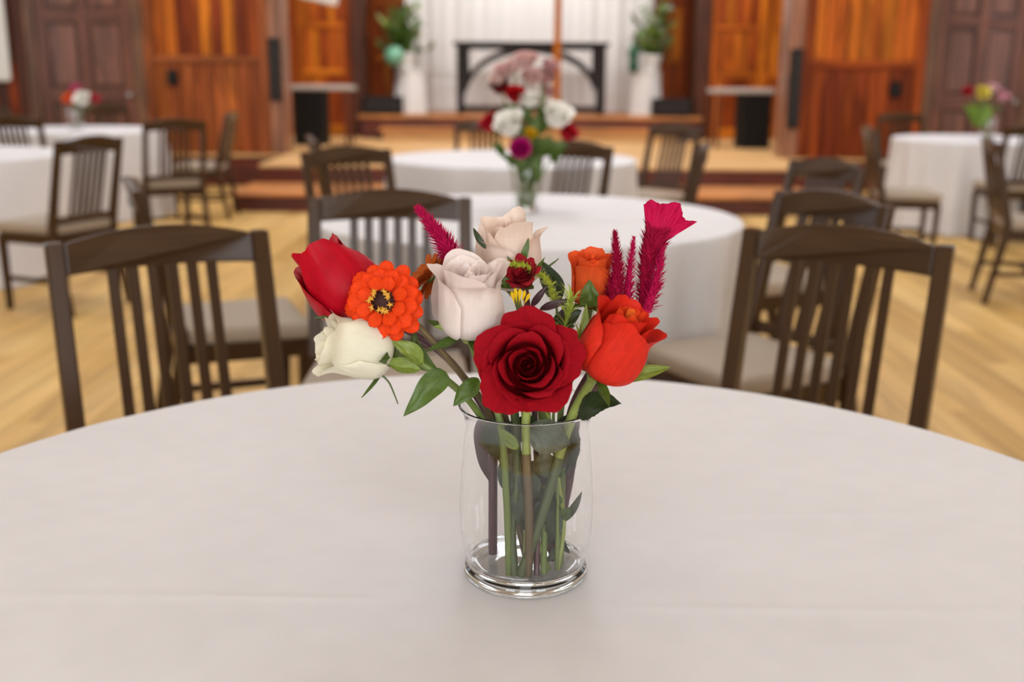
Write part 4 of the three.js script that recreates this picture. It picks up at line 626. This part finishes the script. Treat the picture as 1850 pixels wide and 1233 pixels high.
{ const x = 0.05, z = -4.02; const g = 'flowers of the tall blurred bouquet';
  vase('tall blurred glass vase on the second table', x, z, 1.12, 'glass vases on the tables', 0.80);
  bouquet(x, z, 1.12, g, [
    ['rose', 'white rose at the left of the tall blurred bouquet', 925, 240, -0.08, 0.062, W_, [-0.25, 0.7, 0.6]], ['rose', 'white rose at the right of the tall blurred bouquet', 1000, 225, -0.06, 0.062, W_, [0.3, 0.75, 0.6]], ['rose', 'smaller white rose in the centre of the tall blurred bouquet', 957, 193, 0.0, 0.044, W_, [0, 0.9, 0.4]],
    ['dahlia', 'magenta ball dahlia lowest at the front of the tall blurred bouquet', 940, 274, -0.10, 0.046, [0.50, 0.006, 0.17], [0, 0.45, 0.9]],
    ['rose', 'red rose at the far left edge of the tall blurred bouquet', 893, 234, 0.0, 0.046, R_, [-0.6, 0.7, 0.3]], ['rose', 'red rose under the right white rose of the tall blurred bouquet', 1018, 250, -0.02, 0.044, R_, [0.5, 0.6, 0.4]], ['rose', 'bright red rose below the pink heads of the tall blurred bouquet', 930, 180, 0.02, 0.040, [0.5, 0.006, 0.01], [0, 0.6, 0.7]], ['rose', 'dark red rose at the upper left of the tall blurred bouquet', 908, 168, 0.04, 0.045, [0.14, 0.004, 0.008], [-0.3, 0.8, 0.4]],
    ['dahlia', 'dusty pink head at the top left of the tall blurred bouquet', 915, 140, 0.05, 0.052, P_, [-0.2, 0.9, 0.3]], ['dahlia', 'dusty pink head at the very top of the tall blurred bouquet', 950, 122, 0.06, 0.055, P_, [0, 0.95, 0.3]], ['dahlia', 'dusty pink head at the top right of the tall blurred bouquet', 980, 150, 0.05, 0.050, [0.55, 0.28, 0.26], [0.25, 0.9, 0.3]], ['dahlia', 'dusty pink head hanging behind the right white rose', 985, 172, 0.06, 0.036, [0.52, 0.26, 0.24], [0.5, 0.8, 0.1]],
    ['dahlia', 'pale pink head in the middle of the pink cluster of the tall blurred bouquet', 930, 128, 0.02, 0.042, [0.76, 0.52, 0.48], [0, 0.8, 0.5]], ['dahlia', 'pale pink head under the topmost pink head of the tall blurred bouquet', 958, 148, 0.02, 0.045, [0.70, 0.44, 0.40], [0.1, 0.7, 0.6]], ['dahlia', 'blush head at the left of the pink cluster, above the dark red rose', 903, 150, 0.02, 0.040, [0.78, 0.56, 0.50], [-0.3, 0.7, 0.5]], ['dahlia', 'mauve pink head at the right edge of the pink cluster', 990, 128, 0.05, 0.038, [0.60, 0.33, 0.32], [0.3, 0.8, 0.4]],
    ['daisy', 'small yellow flower in the middle of the tall blurred bouquet', 958, 246, -0.05, 0.026, [0.72, 0.42, 0.01], [0.1, 0.6, 0.7]],
  ]);
  const t = thing('foliage_stem', 'green leaves filling the tall blurred bouquet', 'foliage', [x, TY + 0.02, z - 0.005], 0, g); addStem(t, [V(x, TY + 0.02, z - 0.005), V(x + 0.004, 1.0, z), V(x, 1.16, z)], STEM.green, 0.005);
  for (const [a, b, c, d, w] of [[945, 270, 915, 195, 0.03], [965, 275, 1000, 250, 0.03], [960, 280, 1030, 262, 0.028], [940, 300, 905, 282, 0.02], [955, 260, 975, 205, 0.03], [950, 330, 940, 270, 0.03], [958, 335, 975, 275, 0.03]]) addLeaf(t, at(a, b, 4.0), at(c, d, 3.97), w, LEAF.mid, { bend: 0.1 });
}
{ const x = -3.9, z = -9.8, g = 'flowers on the far left table'; vase('small blurred glass vase on the far left table', x, z, 1.1, 'glass vases on the tables');
  bouquet(x, z, 1.1, g, [['rose', 'orange flower at the left of the far left bouquet', 133, 186, 0, 0.075, [0.75, 0.10, 0.02], [-0.3, 0.7, 0.6]], ['rose', 'cream flower in the middle of the far left bouquet', 152, 186, -0.06, 0.08, W_, [0, 0.6, 0.8]], ['rose', 'pink flower at the top of the far left bouquet', 140, 168, 0.05, 0.06, [0.55, 0.06, 0.16], [-0.1, 0.9, 0.4]], ['rose', 'red flower at the right of the far left bouquet', 170, 184, 0, 0.05, [0.5, 0.03, 0.05], [0.5, 0.7, 0.5]]]); }
{ const x = 4.05, z = -9.4, g = 'flowers on the far right table'; vase('small blurred glass vase on the far right table', x, z, 1.0, 'glass vases on the tables');
  bouquet(x, z, 1.0, g, [['rose', 'red flower at the left of the far right bouquet', 1749, 172, 0, 0.055, R_, [-0.4, 0.7, 0.6]], ['rose', 'yellow flower in the middle of the far right bouquet', 1771, 175, -0.06, 0.07, [0.76, 0.62, 0.10], [0, 0.6, 0.8]], ['rose', 'pink flower at the right of the far right bouquet', 1806, 180, 0, 0.062, [0.68, 0.30, 0.36], [0.4, 0.7, 0.5]], ['rose', 'light pink flower in the upper right of the far right bouquet', 1790, 166, 0.03, 0.055, [0.72, 0.42, 0.45], [0.2, 0.9, 0.4]]]);
  const t = thing('foliage_stem', 'bright green leaves in the far right bouquet', 'foliage', [x, TY + 0.02, z + 0.01], 0, g); const G = leafMat([0.28, 0.46, 0.04]); addStem(t, [V(x, TY + 0.02, z + 0.01), V(x, 1.0, z)], STEM.pale, 0.006);
  for (const [a, b, c, d] of [[1768, 225, 1740, 190], [1768, 222, 1755, 185], [1770, 222, 1775, 180], [1770, 225, 1790, 188], [1765, 228, 1748, 205], [1768, 230, 1782, 200]]) addLeaf(t, at(a, b, 9.4), at(c, d, 9.36), 0.05, G, { bend: 0.1 }); }

scene.traverse((o) => { if (o.isRectAreaLight) o.castShadow = true; });
renderer.render(scene, camera);
